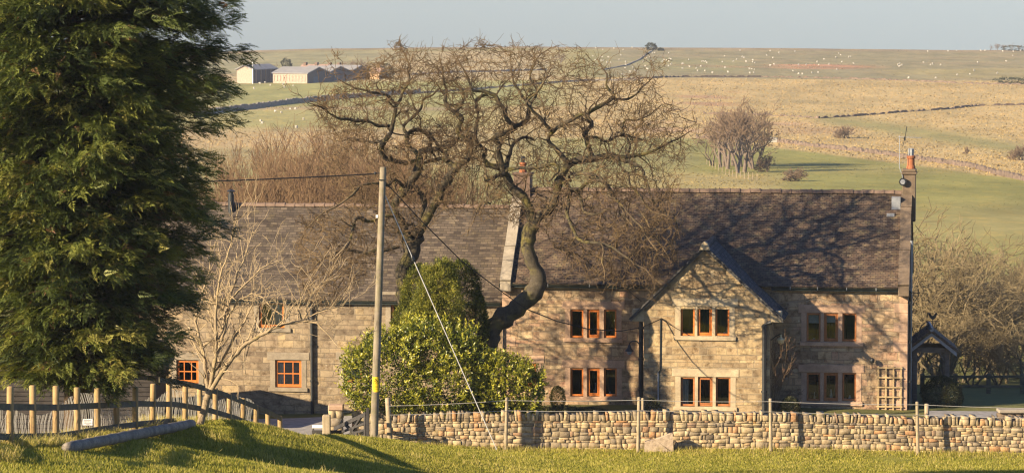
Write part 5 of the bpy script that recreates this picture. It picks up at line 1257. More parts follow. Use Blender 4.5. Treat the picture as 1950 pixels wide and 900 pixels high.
    for i in range(0, ns, 2):
        if rads[i] < .12 and rng.random() < .42:
            d = rng.normal(0, 1, 3); P, _x = wander(rng, nodes[i], d, rng.uniform(.2, .7), 5, .4); paths.append((P, np.linspace(.010, .004, 6)))
    base = paths[0][0][0]; o = empty(name, tuple(base), 0, label, 'tree', 'old bare oaks in front of the farmhouse')
    tr = [(p - base, r) for p, r in paths[:1]]; tr[0][0][0][2] -= .6
    cr = [(p - base, r) for p, r in paths[1:]]
    link_mesh('trunk', tree_mesh('trunk', tr), M['bark_oak'], o); link_mesh('crown', tree_mesh('crown', cr), M['bark_oak'], o)
    print(name, 'nodes', n, 'twigs', tw)
oak('bare_oak', RIGHT, OUT_R, 7000, 2, 'gnarled bare oak whose crooked trunk leans right from behind the laurel')
oak('bare_oak', LEFT, OUT_L, 7000, 3, 'gnarled bare oak with forked trunk rising behind the round cypresses')

# ---- the pale many-stemmed young tree by the paddock fence
def young_tree():
    rng = np.random.default_rng(8); D = 100.5; k = D / F; paths = []
    stems = [
     [(381,812,9),(386,790,9.5),(392,766,9.5),(399,746,9)],
     [(399,746,6.5),(417,721,6),(439,684,5.8),(458,664,5.4),(476,650,5),(494,639,4.6),(512,630,4.4),(530,621,4.2),(544,616,4),(576,610,3.6),(603,614,2.6),(626,639,1.5),(644,659,.9)],
     [(396,755,6),(394,725,5.4),(389,684,5),(385,664,4.6),(380,648,4.4),(370,640,3.6),(357,632,3),(340,628,2),(322,610,1)],
     [(399,742,6),(405,715,5.6),(407,693,5.6),(414,668,5.4),(421,648,5.2),(426,620,5),(428,602,4.8),(418,585,4),(403,570,3.4),(392,552,2.6),(380,545,1.6)],
     [(428,602,4),(434,578,3.8),(439,557,3.4),(452,520,2.8),(467,488,2.2),(474,462,1.6),(481,440,.8)],
     [(399,740,5),(408,700,4.6),(412,670,4.4),(412,640,4.2),(410,602,3.8),(414,565,3.2),(417,534,2.8),(428,500,2.2),(440,462,1.6),(446,428,.8)],
     [(421,648,4),(432,610,3.6),(440,570,3.2),(460,548,2.8),(480,529,2.4),(496,512,1.8),(512,502,1.6),(539,494,.9)],
     [(432,606,3),(452,575,2.8),(480,557,2.4),(500,566,2),(520,590,1.4),(545,604,.8)],
     [(380,648,3.4),(372,610,3),(380,570,2.8),(395,530,2.4),(402,495,1.8),(410,462,1)],
     [(405,715,4),(420,690,3.4),(448,640,3),(466,610,2.6),(478,585,2),(492,560,1.2)],
     [(590,611,2.6),(583,590,2.4),(588,570,2),(603,548,1.6),(618,535,1.2),(631,524,.7)],
     [(576,610,2.4),(568,590,2),(574,572,1.6),(570,548,1)],
     [(600,612,2),(606,592,1.8),(630,586,1.5),(655,580,1),(662,568,.6)],
     [(476,650,2.6),(485,625,2.2),(488,600,1.8),(500,580,1.2)],
    ]
    for i, s in enumerate(stems):
        e = 0 if i == 0 else rng.uniform(-1.2, 1.2)
        pts = [np.array(at(a, b, D + (e * j / max(1, len(s)-1) if i else 0))) for j, (a, b, r) in enumerate(s)]
        P = np.array(pts); Rr = np.array([r * k * .74 for _, _, r in s]); t = np.linspace(0, len(s)-1, (len(s)-1)*3+1)
        P = np.stack([np.interp(t, range(len(s)), P[:, c]) for c in range(3)], 1); Rr = np.interp(t, range(len(s)), Rr); P[1:-1] += rng.normal(0, .012, P[1:-1].shape)
        paths.append((P, Rr))
        if i:
            for j in range(2, len(P)):
                for _ in range(2):
                    if rng.random() < .55:
                        d = P[j]-P[j-1]; d /= np.linalg.norm(d); d = d*.5 + rng.normal(0, .6, 3); d[2] += .45
                        grow(rng, P[j], d, rng.uniform(.4, 1.0), min(Rr[j]*.5, .022), 2 if rng.random() < .6 else 1, paths, dict(wig=.16, up=.05, kids=1.2, ang=(.35,.9), shrink=.62, rmin=.006))
    b = paths[0][0][0].copy(); o = empty('young_tree', tuple(b), 0, 'pale many stemmed bare young tree at the end of the fallen timber pole', 'tree')
    tr = [(paths[0][0]-b, paths[0][1])]; tr[0][0][0][2] -= .3
    link_mesh('trunk', tree_mesh('trunk', tr), M['bark_pale'], o); link_mesh('crown', tree_mesh('crown', [(p-b, r) for p, r in paths[1:]]), M['bark_pale'], o)
young_tree()

# ---- leafy things: clouds of real leaf faces
def leaf_cloud(P, Nrm, L, Wd, rng, droop=.0, spread=.6, col=None):
    n = len(P); d = Nrm + rng.normal(0, spread, (n, 3)); d[:, 2] -= droop; d /= np.linalg.norm(d, axis=1, keepdims=True)
    s = np.cross(d, rng.normal(0, 1, (n, 3))); s /= np.linalg.norm(s, axis=1, keepdims=True); u = np.cross(s, d)
    l = (L * rng.uniform(.65, 1.25, n))[:, None]; w = (Wd * rng.uniform(.7, 1.2, n))[:, None]
    a = P; b = P + d*l*.5 + s*w; c = P + d*l - u*l*.12; e = P + d*l*.5 - s*w; m_ = P + d*l*.5 + u*w*.35
    V = np.stack([a, b, c, e, m_], 1).reshape(-1, 3); k = np.arange(n)*5
    Fx = np.stack([np.stack([k, k+1, k+4], -1), np.stack([k+1, k+2, k+4], -1), np.stack([k+2, k+3, k+4], -1), np.stack([k+3, k, k+4], -1)], 1).reshape(-1)
    c0 = col if col is not None else rng.beta(2, 2, n); return V, Fx, np.repeat(c0, 5)
def shell_points(rng, blobs, n, lo=.72, lump=.16, freq=2.2, zmin=None):
    """points near the surface of a union of ellipsoids, lumpy"""
    vol = np.array([b[3]*b[4]*b[5] for b in blobs]) ** (2/3); cnt = rng.multinomial(n, vol/vol.sum()); Ps, Ns = [], []
    for i, (b, k) in enumerate(zip(blobs, cnt)):
        c, r = np.array(b[:3]), np.array(b[3:6]); d = rng.normal(0, 1, (k, 3)); d /= np.linalg.norm(d, axis=1, keepdims=True)
        f = lo + (1-lo) * np.sqrt(rng.random(k)); ph = i*1.7
        lumpy = 1 + lump * (np.sin(d[:, 0]*freq*2.3+ph) * np.sin(d[:, 2]*freq*2.9+ph*2) + .6*np.sin(d[:, 1]*freq*3.7+d[:, 2]*freq*2+ph))
        p = c + d * r * (f*lumpy)[:, None]; keep = np.ones(k, bool)
        for j, b2 in enumerate(blobs):
            if j != i: keep &= (((p - np.array(b2[:3])) / np.array(b2[3:6]))**2).sum(1) > .55
        if zmin is not None: keep &= p[:, 2] > zmin
        nn = d / r; nn /= np.linalg.norm(nn, axis=1, keepdims=True); Ps.append(p[keep]); Ns.append(nn[keep])
    return np.concatenate(Ps), np.concatenate(Ns)
def leafy(name, blobs, n, L, Wd, mat, seed, label, cat, group=None, shoots=0, tuft=0, up=.25, spread=.6, lump=.16, freq=2.2, lo=.7, stem=True, cbase=.0):
    """shrub: origin at its foot; blobs given relative to the foot"""
    rng = np.random.default_rng(seed); foot = blobs[0]; loc = foot; bl = blobs[1:]
    P, Nn = shell_points(rng, bl, n // max(1, tuft), lo, lump, freq, -.15); Nn = Nn.copy(); tn_ = np.zeros(len(P))
    if tuft:
        tn_ = np.repeat(rng.normal(0, .14, len(P)), tuft); P = np.repeat(P, tuft, 0) + rng.normal(0, L * .55, (len(P) * tuft, 3)); Nn = np.repeat(Nn, tuft, 0)
    Nn[:, 2] += up
    clump = .5*np.sin(P[:, 0]*2.1+seed)*np.sin(P[:, 2]*2.7) + .4*np.sin(P[:, 0]*5.3+P[:, 2]*4.1+P[:, 1]*3)
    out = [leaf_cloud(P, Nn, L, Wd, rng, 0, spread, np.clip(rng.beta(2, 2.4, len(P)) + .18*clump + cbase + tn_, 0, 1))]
    if shoots:
        S, Sn = shell_points(rng, bl, shoots, .96, lump, freq, .1); Q, N2, cc = [], [], []
        for p, nn in zip(S, Sn):
            d = nn*.7 + np.array([0,0,.8]) + rng.normal(0,.25,3); d /= np.linalg.norm(d); ln = rng.uniform(.15,.42); m_ = 9
            for k in range(m_):
                a = rng.normal(0,1,3); a -= d*a.dot(d); a /= np.linalg.norm(a); Q.append(p + d*ln*k/m_); N2.append(a*.8+d*(.5+.5*k/m_)); cc.append(min(1, .5+.45*k/m_+rng.normal(0,.1)))
        out.append(leaf_cloud(np.array(Q), np.array(N2), L*1.05, Wd, rng, 0, .22, np.clip(np.array(cc),0,1)))
    o_ = 0; Vs, Fs, Cs = [], [], []
    for V, Fx, c in out: Vs.append(V); Fs.append(Fx+o_); Cs.append(c); o_ += len(V)
    ob = empty(name, loc, 0, label, cat, group); Fx = np.concatenate(Fs)
    link_mesh('foliage', np_mesh('foliage', np.concatenate(Vs), Fx, np.full(len(Fx)//3, 3), False, {'rnd': np.concatenate(Cs)}), mat, ob)
    # branching stems inside
    if stem:
        paths = []
        for b in bl[:3]:
            for _ in range(4): grow(rng, (rng.normal(0,.12)+b[0]*.6, rng.normal(0,.1)+b[1]*.6, -.1), (b[0]*.5+rng.normal(0,.35), b[1]*.5+rng.normal(0,.3), 1.2), b[5]*.8, .035, 2, paths, dict(wig=.15, up=.03, kids=1.6, ang=(.4,.9), shrink=.6, rmin=.008))
        link_mesh('stems', tree_mesh('stems', paths), M['bark_trunk'], ob)
    return ob
def gl(px, D): p = at(px, 700, D); return (p.x, D, gz(p.x, D))
def B_(foot, px, py, D, rx, ry, rz):      # ellipsoid from photo centre and half sizes in px
    p = at(px, py, D); return (p.x-foot[0], D-foot[1], p.z-foot[2], rx*D/F, ry*D/F, rz*D/F)
f = gl(790, 121.8)
leafy('laurel_bush', [f, B_(f,740,715,121.6,72,62,80), B_(f,800,690,121.9,80,70,78), B_(f,868,710,121.8,62,60,88), B_(f,700,722,121.5,44,44,62), B_(f,830,740,121.3,78,45,55), B_(f,900,745,121.8,40,40,48)], 18000, .14, .031, M['laurel'], 5, 'broad bright green laurel bush spreading behind the utility pole', 'bush', shoots=1700, cbase=-.10)
f = gl(968, 121.6)
leafy('laurel_bush', [f, B_(f,962,735,121.6,46,40,58), B_(f,1000,742,121.5,32,34,46), B_(f,940,745,121.5,34,34,44)], 6500, .135, .030, M['laurel'], 6, 'smaller sunlit laurel bush right of the leaning oak trunk', 'bush', shoots=760, cbase=0)
f = gl(835, 124.0); 
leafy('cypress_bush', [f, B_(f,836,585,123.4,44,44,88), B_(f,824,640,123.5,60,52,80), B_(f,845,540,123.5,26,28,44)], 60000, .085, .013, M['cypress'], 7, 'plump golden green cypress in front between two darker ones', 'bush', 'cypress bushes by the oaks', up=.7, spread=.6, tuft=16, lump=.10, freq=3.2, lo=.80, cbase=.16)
f = gl(785, 124.6)
leafy('cypress_bush', [f, B_(f,800,575,124.4,34,36,72), B_(f,784,625,124.4,36,36,60)], 34000, .085, .013, M['cypress'], 8, 'narrow pointed cypress on the left of the plump golden one', 'bush', 'cypress bushes by the oaks', up=.7, spread=.6, tuft=16, lump=.05, lo=.82)
f = gl(885, 125.0)
leafy('cypress_bush', [f, B_(f,880,590,124.6,40,40,96), B_(f,894,620,124.6,33,36,84)], 38000, .085, .013, M['cypress'], 9, 'dark cypress behind the plump one, touching the oak trunk', 'bush', 'cypress bushes by the oaks', up=.7, spread=.6, tuft=16, lump=.05, lo=.82, cbase=-.16)  # darker leaf tone than the other two cypresses
f = gl(1062, 128.2)
leafy('dwarf_conifer', [f, B_(f,1062,758,128.2,15,15,24)], 3500, .05, .011, M['cypress'], 10, 'tiny rounded conifer under the lower left main window', 'bush', up=.9, lump=.05)
f = gl(1095, 127.4)
leafy('low_heather', [f, B_(f,1075,784,127.4,36,20,12), B_(f,1125,786,127.4,42,20,11), B_(f,1040,786,127.3,24,18,12)], 6000, .06, .012, M['darkshrub'], 11, 'low dark clipped planting along the foot of the house wall', 'shrub', stem=False)
f = gl(1504, 127.6)
leafy('clipped_ball', [f, B_(f,1504,778,127.6,20,20,24)], 4500, .05, .014, M['darkshrub'], 12, 'small dark clipped ball shrub in the corner right of the porch', 'shrub', lump=.03)
f = gl(1793, 130.4)
leafy('clipped_ball', [f, B_(f,1794,752,130.4,40,34,38)], 11000, .055, .014, M['darkshrub'], 13, 'large dark rounded shrub under the gate shelter', 'shrub', lump=.05)
f = gl(1227, 126.4)
leafy('low_fern', [f, B_(f,1242,775,126.2,18,14,18)], 900, .09, .016, M['darkshrub'], 15, 'thin dark plant at the foot of the left porch corner', 'plant', lump=.2, lo=.3, stem=False)
# dry climber on the right flank of the porch
rng = np.random.default_rng(14); paths = []; c0 = np.array(hworld(PXR+.05, -1.6, 0)); P0 = np.array(c0)
for k in range(9):
    s = c0 + np.array([rng.uniform(0,.16), rng.uniform(-.1,.5), 0]); grow(rng, s, (rng.normal(0,.05), .05, 1), rng.uniform(1.0,1.7), .014, 3, paths, dict(wig=.14, up=.10, kids=1.8, ang=(.3,.8), shrink=.62, rmin=.006))
o = empty('dry_climber', tuple(c0), 0, 'leafless reddish climber growing up the right side of the porch', 'climber')
link_mesh('stems', tree_mesh('stems', [(p-P0, r) for p, r in paths]), M['bark_far'], o)
tips = np.concatenate([p[-3:] for p, r in paths])-P0; tips = tips[rng.random(len(tips)) < .5]; V, Fx, c = leaf_cloud(tips, rng.normal(0,1,tips.shape), .06, .018, rng, .3)
link_mesh('dead_leaves', np_mesh('dead_leaves', V, Fx, np.full(len(Fx)//3,3), False, {'rnd': c}), M['dryclimber'], o)

# ---- the big conifer: limbs from a trunk, each carrying flat drooping sprays
def conifer(loc, prof, zb, zt, nb, seed, label, lean=(0,0)):
    rng = np.random.default_rng(seed); H = zt - zb
    # one spray: a drooping axis with alternate side shoots, each feathered
    def spray_template(k):
        r2 = np.random.default_rng(k); T = []
        n = 6
        for i in range(n):
            t = (i+1)/n; base = np.array([t, 0, -.25*t*t]); ln = .42*(1-t*.75)+.06
            for s in (-1, 1):
                d = np.array([.72, s*.72, -.18+r2.normal(0,.12)]); d /= np.linalg.norm(d); tip = base+d*ln; w_ = np.array([-d[1],d[0],0])*.045*(1.1-.4*t)
                T.append((base, base+d*ln*.5+w_, tip, base+d*ln*.5-w_))
                m1 = base+d*ln*.45; d2 = np.array([d[0]*.9+.3, d[1]*.3, -.1]); T.append((m1, m1+d2*ln*.3+w_*.8, m1+d2*ln*.62, m1+d2*ln*.3-w_*.8))
        T.append((np.array([.9,.0,-.2]), np.array([1.05,.04,-.3]), np.array([1.3,0,-.42]), np.array([1.05,-.04,-.3])))
        return np.array(T)
    temps = [spray_template(k) for k in range(5)]; Vs, Cs, woods = [], [], []
    for b in range(nb):
        h = rng.random()**.92; z = zb + H*h; a = rng.uniform(0, 2*math.pi); Rm = prof(z)
        Rm = Rm * .92 * (1 + .10*math.sin(3*a+z*1.3) + .08*math.sin(5*a-z*2.1)) * rng.uniform(.76, 1.10)
        d = np.array([math.cos(a), math.sin(a), 0]); e = np.array([-math.sin(a), math.cos(a), 0]); rise = rng.uniform(-.05, .30)
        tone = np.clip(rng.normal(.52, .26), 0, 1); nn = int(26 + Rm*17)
        for k in range(nn):
            t = 1 - rng.random()**1.3*.78; lat = rng.normal(0, .24*(1.15-t)+.11)*Rm*.42
            p = d*Rm*t + e*lat; p = p + np.array([lean[0]*(z-zb), lean[1]*(z-zb), z + Rm*(rise*t - .14*t*t) + rng.normal(0,.10)])
            dirv = d*rng.uniform(.5,1.1) + e*(lat*.5+rng.normal(0,.4)) + np.array([0,0,rng.uniform(-.40,.40)]); dirv /= np.linalg.norm(dirv)
            s_ = np.cross(dirv, np.array([0,0,1])+rng.normal(0,.5,3)); s_ /= np.linalg.norm(s_); u = np.cross(s_, dirv); L = rng.uniform(.22,.46)
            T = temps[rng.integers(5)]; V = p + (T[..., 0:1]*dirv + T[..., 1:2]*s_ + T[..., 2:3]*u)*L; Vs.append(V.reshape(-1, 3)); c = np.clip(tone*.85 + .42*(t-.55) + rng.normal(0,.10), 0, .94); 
            if rng.random() < .025: c = 1.0
            Cs.append(np.full(len(V)*4, c))
        if b % 3 == 0:
            ts = np.linspace(0, .85, 5); P = np.array([d*Rm*t + np.array([lean[0]*(z-zb), lean[1]*(z-zb), z-.15 + Rm*(rise*t-.14*t*t)]) for t in ts]); woods.append((P, np.linspace(.05, .012, 5)))
    V = np.concatenate(Vs); n = len(V)//4; o = empty('conifer', loc, 0, label, 'tree')
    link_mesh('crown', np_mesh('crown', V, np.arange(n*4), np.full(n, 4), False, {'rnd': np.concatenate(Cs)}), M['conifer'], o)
    tk = np.array([[0,0,-.4],[0,0,zb],[lean[0]*H*.5,0,zb+H*.5],[lean[0]*H,0,zt-.5]], float); woods.insert(0, (tk, np.array([.38,.34,.2,.04])))
    link_mesh('trunk', tree_mesh('trunk', woods[:1]), M['bark_trunk'], o); link_mesh('limbs', tree_mesh('limbs', woods[1:]), M['bark_trunk'], o)
    print('conifer sprays', len(Vs))
p = at(146, 735, 90.5); g0 = gz(p.x, 90.5)
zpx = lambda y: at(150, y, 90.5).z - g0
hpts = np.array([zpx(y) for y in (745,725,690,650,600,550,450,350,250,150,60,0,-60,-115,-170)]); rpts = np.array([90,140,180,205,228,245,258,268,272,290,312,296,235,140,10])*90.5/F
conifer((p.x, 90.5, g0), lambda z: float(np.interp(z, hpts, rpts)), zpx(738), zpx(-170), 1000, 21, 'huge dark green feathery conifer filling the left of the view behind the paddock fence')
# ------------------------------------------------------------------ bare trees behind the house and on the far slope
def bare_variant(seed, H, stems, spec, depth, spread, r0, lean=(0,0), kind='bush'):
    rng = np.random.default_rng(seed); trunk, crown = [], []
    for s in range(stems):
        a = rng.uniform(0, 6.28); d = np.array([math.cos(a)*spread*rng.random()+lean[0], math.sin(a)*spread*rng.random()+lean[1], 1.0])
        n = 7; L = H*rng.uniform(.36,.5); P, dd = wander(rng, (rng.normal(0,.12*(stems>1)), rng.normal(0,.12*(stems>1)), -.4), d, L, n, .10, .02); r = r0*rng.uniform(.7,1.1); rr_ = np.linspace(r, r*.62, n+1); trunk.append((P, rr_))
        k = rng.integers(4, 7)
        for j in range(k):
            i = n if j < 2 else rng.integers(2, n); dv = P[i]-P[i-1]; dv /= np.linalg.norm(dv); v = rng.normal(0,1,3); v -= dv*v.dot(dv); v /= np.linalg.norm(v); th = rng.uniform(.25,.9)
            grow(rng, P[i], dv*math.cos(th)+v*math.sin(th)+np.array([lean[0],lean[1],0])*.4, H*.30*rng.uniform(.8,1.2), rr_[i]*.6, depth, crown, spec)
    z = max(p[:, 2].max() for p, _ in crown); k = H/z
    f = lambda L: tree_mesh('t', [(p*k, r) for p, r in L])
    return f(trunk), f(crown)
def plant_tree(name, var, loc, sc, rot, mat, label, group, cat='tree', sxy=None):
    o = empty(name, loc, rot, label, cat, group); s = sc; o.scale = ((sxy or s), (sxy or s), s)
    link_mesh('trunk', var[0], mat, o); link_mesh('crown', var[1], mat, o); return o
sp_b = dict(wig=.16, up=.11, kids=1.9, ang=(.2,.62), shrink=.66, rmin=.010)
sp_h = dict(wig=.24, up=.01, kids=2.6, ang=(.35,1.0), shrink=.66, rmin=.015)
BV = [bare_variant(100+i, 10.0, 4, sp_b, 4, .42, .085) for i in range(4)]
HV_ = [bare_variant(120+i, 8.0, 3, sp_h, 3, .75, .13) for i in range(4)]
rr = random.Random(12)
for i in range(40):
    px = 404 + i*11.4 + rr.uniform(-8, 8); D = rr.uniform(144, 166); top = float(np.interp(px, [400,440,520,600,700,800,860], [318,285,262,235,240,270,300])) + rr.uniform(-12, 26)
    p = at(px, 600, D); g = gz(p.x, D); H = at(px, top, D).z - g
    plant_tree('scrub_tree', BV[i % 4], (p.x, D, g), H/10*1.03, rr.uniform(0, 6.28), M['bark_birch'], 'slender bare brown tree in the dense row behind the low wing', 'bare trees behind the low wing', sxy=H/10*.75)
for px, top, D, rot in [(1768,372,152,.3),(1752,420,147,2.0),(1800,400,158,1.2),(1838,428,161,3.3),(1880,440,165,4.4),(1922,430,168,.9),(1965,445,160,2.7),(1785,480,146,5.1),(1830,510,149,1.9),(1872,500,152,3.9),(1912,520,148,.2),(1950,500,153,5.6),(1850,580,143.5,2.2),(1902,590,145,4.2),(1945,600,142.5,1.0),(1800,570,143,3.0),(2000,470,157,1.4),(1888,470,158,2.9)]:
    p = at(px, 600, D); g = gz(p.x, D); H = at(px, top, D).z - g
    plant_tree('hedgerow_tree', HV_[int(px) % 4], (p.x, D, g), H/8, rot, M['bark_hedge'], 'tangled bare pale hedgerow tree in the thicket right of the house', 'bare thicket right of the house', sxy=H/8*rr.uniform(.95,1.25))
# trees out on the far slope
sp_f = dict(wig=.16, up=.05, kids=2.0, ang=(.25,.75), shrink=.66, rmin=.026)
FV_ = [bare_variant(140+i, 11.0, 2, sp_f, 4, .30, .30, (.05,0)) for i in range(3)]
sp_g = dict(wig=.22, up=.04, kids=3.0, ang=(.3,.9), shrink=.66, rmin=.03)
FB_ = [bare_variant(150+i, 4.0, 5, sp_g, 3, .8, .12, (.25,0)) for i in range(3)]
def slope_tree(name, px, yb, ytop, var, Hn, wide, label, group, rot, mat='bark_far', cat='tree'):
    p = on_ground(px, yb); H = (yb-ytop)*p.y/F; return plant_tree(name, var, tuple(p), H/Hn, rot, M[mat], label, group, cat, sxy=H/Hn*wide)
for i, (px, yb, yt) in enumerate([(1358,316,226),(1372,319,206),(1386,322,193),(1404,330,180),(1418,328,184),(1428,318,192),(1442,317,212),(1396,316,188),(1380,317,200),(1434,322,200),(1410,318,184)]):
    slope_tree('wind_swept_tree', px, yb, yt, FV_[i % 3], 11, 1.08, 'bare greyish tree in the wind swept clump on the far slope', 'tree clump on the far slope', i*1.3)
for px, yb, yt, w_, lab in [(1611,264,236,1.15,'round bare thorn bush alone on the straw coloured slope'),(1461,327,288,.8,'small leaning thorn tree right of the clump on the far slope'),(1518,345,317,1.6,'low spreading thorn bush with many stems on the green slope'),(1944,306,272,.95,'bare bush beside the field wall at the right edge'),(1843,294,278,.8,'tiny bare bush by the field wall left of the right edge bush')]:
    slope_tree('thorn_bush', px, yb, yt, FB_[int(px) % 3], 4, w_, lab, 'thorn bushes on the far slope', px, cat='bush')
def far_clump(px, yb, wpx, hpx, n, lab, mat='darkshrub', name='far_bush', cat='bush', group=None, seed=1):
    p = on_ground(px, yb); k = p.y/F; ft = (p.x, p.y, p.z); return leafy(name, [ft, (0,0,hpx*k*.52,wpx*k*.5,wpx*k*.4,hpx*k*.52),(wpx*k*.2,0,hpx*k*.42,wpx*k*.34,wpx*k*.3,hpx*k*.42)], n, .55, .16, M[mat], seed, lab, cat, group, up=.2, lump=.2, stem=False)
far_clump(1240, 96, 19, 13, 900, 'dark rounded tree alone on the skyline', name='skyline_tree', cat='tree', seed=2)
for i, (px, w_, h_) in enumerate([(1258,10,4),(1930,50,9)]): far_clump(px, 97, w_, h_, 500, ['low dark gorse patch beside the skyline tree','low dark hedge on the skyline at the far right'][i], seed=20+i)
for i, px in enumerate((1886,1900,1912,1926,1940,1955)): slope_tree('skyline_tree', px, 97, 84-(i%2)*3, FV_[i%3], 11, 1.3, 'bare reddish tree in the small skyline row at the far right', 'skyline trees at the far right', px)
far_clump(1925, 160, 60, 11, 900, 'dark gorse hedge on the upper slope at the right edge', seed=5)
far_clump(545, 132, 17, 19, 800, 'dark conical evergreen between the two farm barns', name='evergreen_tree', cat='tree', seed=6)
far_clump(738, 150, 22, 26, 900, 'dark evergreen at the right end of the hill farm', name='evergreen_tree', cat='tree', seed=7)
for i, (px, yb, yt) in enumerate([(524,132,118),(668,140,112),(684,142,109),(702,142,108),(718,144,112),(655,136,114),(1056,122,98),(1068,124,97)]):
    slope_tree('farm_tree', px, yb, yt, FV_[i%3], 11, 1.1, 'bare grey tree behind the hill farm' if px < 900 else 'faint bare tree on the upper slope seen through the oak', 'bare trees around the hill farm' if px < 900 else 'bare trees high on the slope', px)

# ------------------------------------------------------------------ drystone walls and fence lines on the far slope
M['farwall'] = simple('far_wall_stone', (.21,.185,.15), .95, .3, 1.2); M['farwall_brown'] = simple('brown_far_wall_stone', (.13,.095,.07), .95, .5, 1.2)  # the second wall stone is a darker reddish brown
def field_wall(pts, h, w_, label, mat, gap=0.0, seed=1):
    G = [on_ground(a, b) for a, b in pts]; P = []
    for i in range(len(G)-1):
        L = (G[i+1]-G[i]).length; n = max(2, int(L/.9))
        for k in range(n): P.append(G[i].lerp(G[i+1], k/n))
    P.append(G[-1]); r = random.Random(seed); mb = MB(); V = []
    for i, p in enumerate(P):
        d = (P[min(i+1, len(P)-1)]-P[max(i-1, 0)]); s = Vector((-d.y, d.x, 0)).normalized()*w_*.5; g = gz(p.x, p.y); hh = h*(1+r.uniform(-.22,.22))*(0.25 if r.random() < gap else 1)
        V += [(p.x-s.x, p.y-s.y, g-.3), (p.x-s.x*.7, p.y-s.y*.7, g+hh), (p.x+s.x*.7, p.y+s.y*.7, g+hh), (p.x+s.x, p.y+s.y, g-.3)]
    mb.add(V, [(4*i+a, 4*i+4+a, 4*i+5+a, 4*i+1+a)[::-1] for i in range(len(P)-1) for a in range(3)])
    tag(mb.build('field_wall', M[mat], None), label, 'stone wall', 'drystone walls on the far slope')
field_wall([(370,224),(420,214),(480,207),(560,197),(640,189),(700,184),(800,178)], 1.25, .7, 'long dark field wall below the hill farm', 'farwall', seed=1)
field_wall([(800,178),(900,171),(1000,163),(1060,158),(1130,154),(1225,154)], .5, .6, 'lower dark field wall carrying on to the right behind the oaks', 'farwall', .1, seed=8)
field_wall([(1326,264),(1400,266),(1470,270),(1560,281),(1700,297),(1850,319),(1990,352)], 0.75, .7, 'tumbled reddish field wall between the green and straw coloured slopes', 'farwall_brown', .12, 2)
field_wall([(1180,152),(1300,147),(1450,147),(1600,150),(1700,153),(1850,160),(1990,163)], .5, .5, 'thin field wall below the upper sheep pasture', 'farwall_brown', .3, 3)
field_wall([(1560,226),(1640,221),(1720,214),(1800,209),(1860,202),(1990,200)], .5, .6, 'ruined field wall rising across the straw coloured slope', 'farwall_brown', .3, 4)
field_wall([(1150,133),(1195,124),(1218,114),(1230,104),(1242,97)], 0.32, .6, 'dark field wall climbing to the skyline tree', 'farwall', .1, 5)
field_wall([(1340,217),(1420,219),(1500,222),(1560,226)], .5, .6, 'broken wall line behind the wind swept clump', 'farwall_brown', .4, 6)
field_wall([(780,143),(860,139),(950,137),(1040,134)], 0.6, .7, 'dark wall right of the hill farm behind the oak', 'farwall', .1, 7)
p = on_ground(1472, 271); mb = MB(); k = p.y/F; mb.bbox(-8*k, 8*k, -1, 1, -.2, 9*k, .05); tag(mb.build('field_shelter', M['white'] if 0 else simple('pale_sheet', (.36,.35,.30), .8), None, loc=p), 'pale box shaped field shelter at the end of the tumbled wall', 'shelter')
# slender stakes fencing the tree clump
pts = [(1346,313),(1362,322),(1382,333),(1402,339),(1425,341),(1450,345)]; G = [on_ground(a, b) for a, b in pts]; tf = empty('clump_fence', G[0], 0, 'line of thin pale stakes fencing the clump of trees on the far slope', 'fence')
for i in range(len(G)-1):
    for k in range(3): p = G[i].lerp(G[i+1], k/3); g = gz(p.x, p.y); mb = MB(); mb.box(p.x-.06,p.x+.06,p.y-.06,p.y+.06,g-.2,g+1.1); o = mb.build('stake', M['post_old'], tf); o.matrix_parent_inverse = Matrix.Translation(-tf.location)

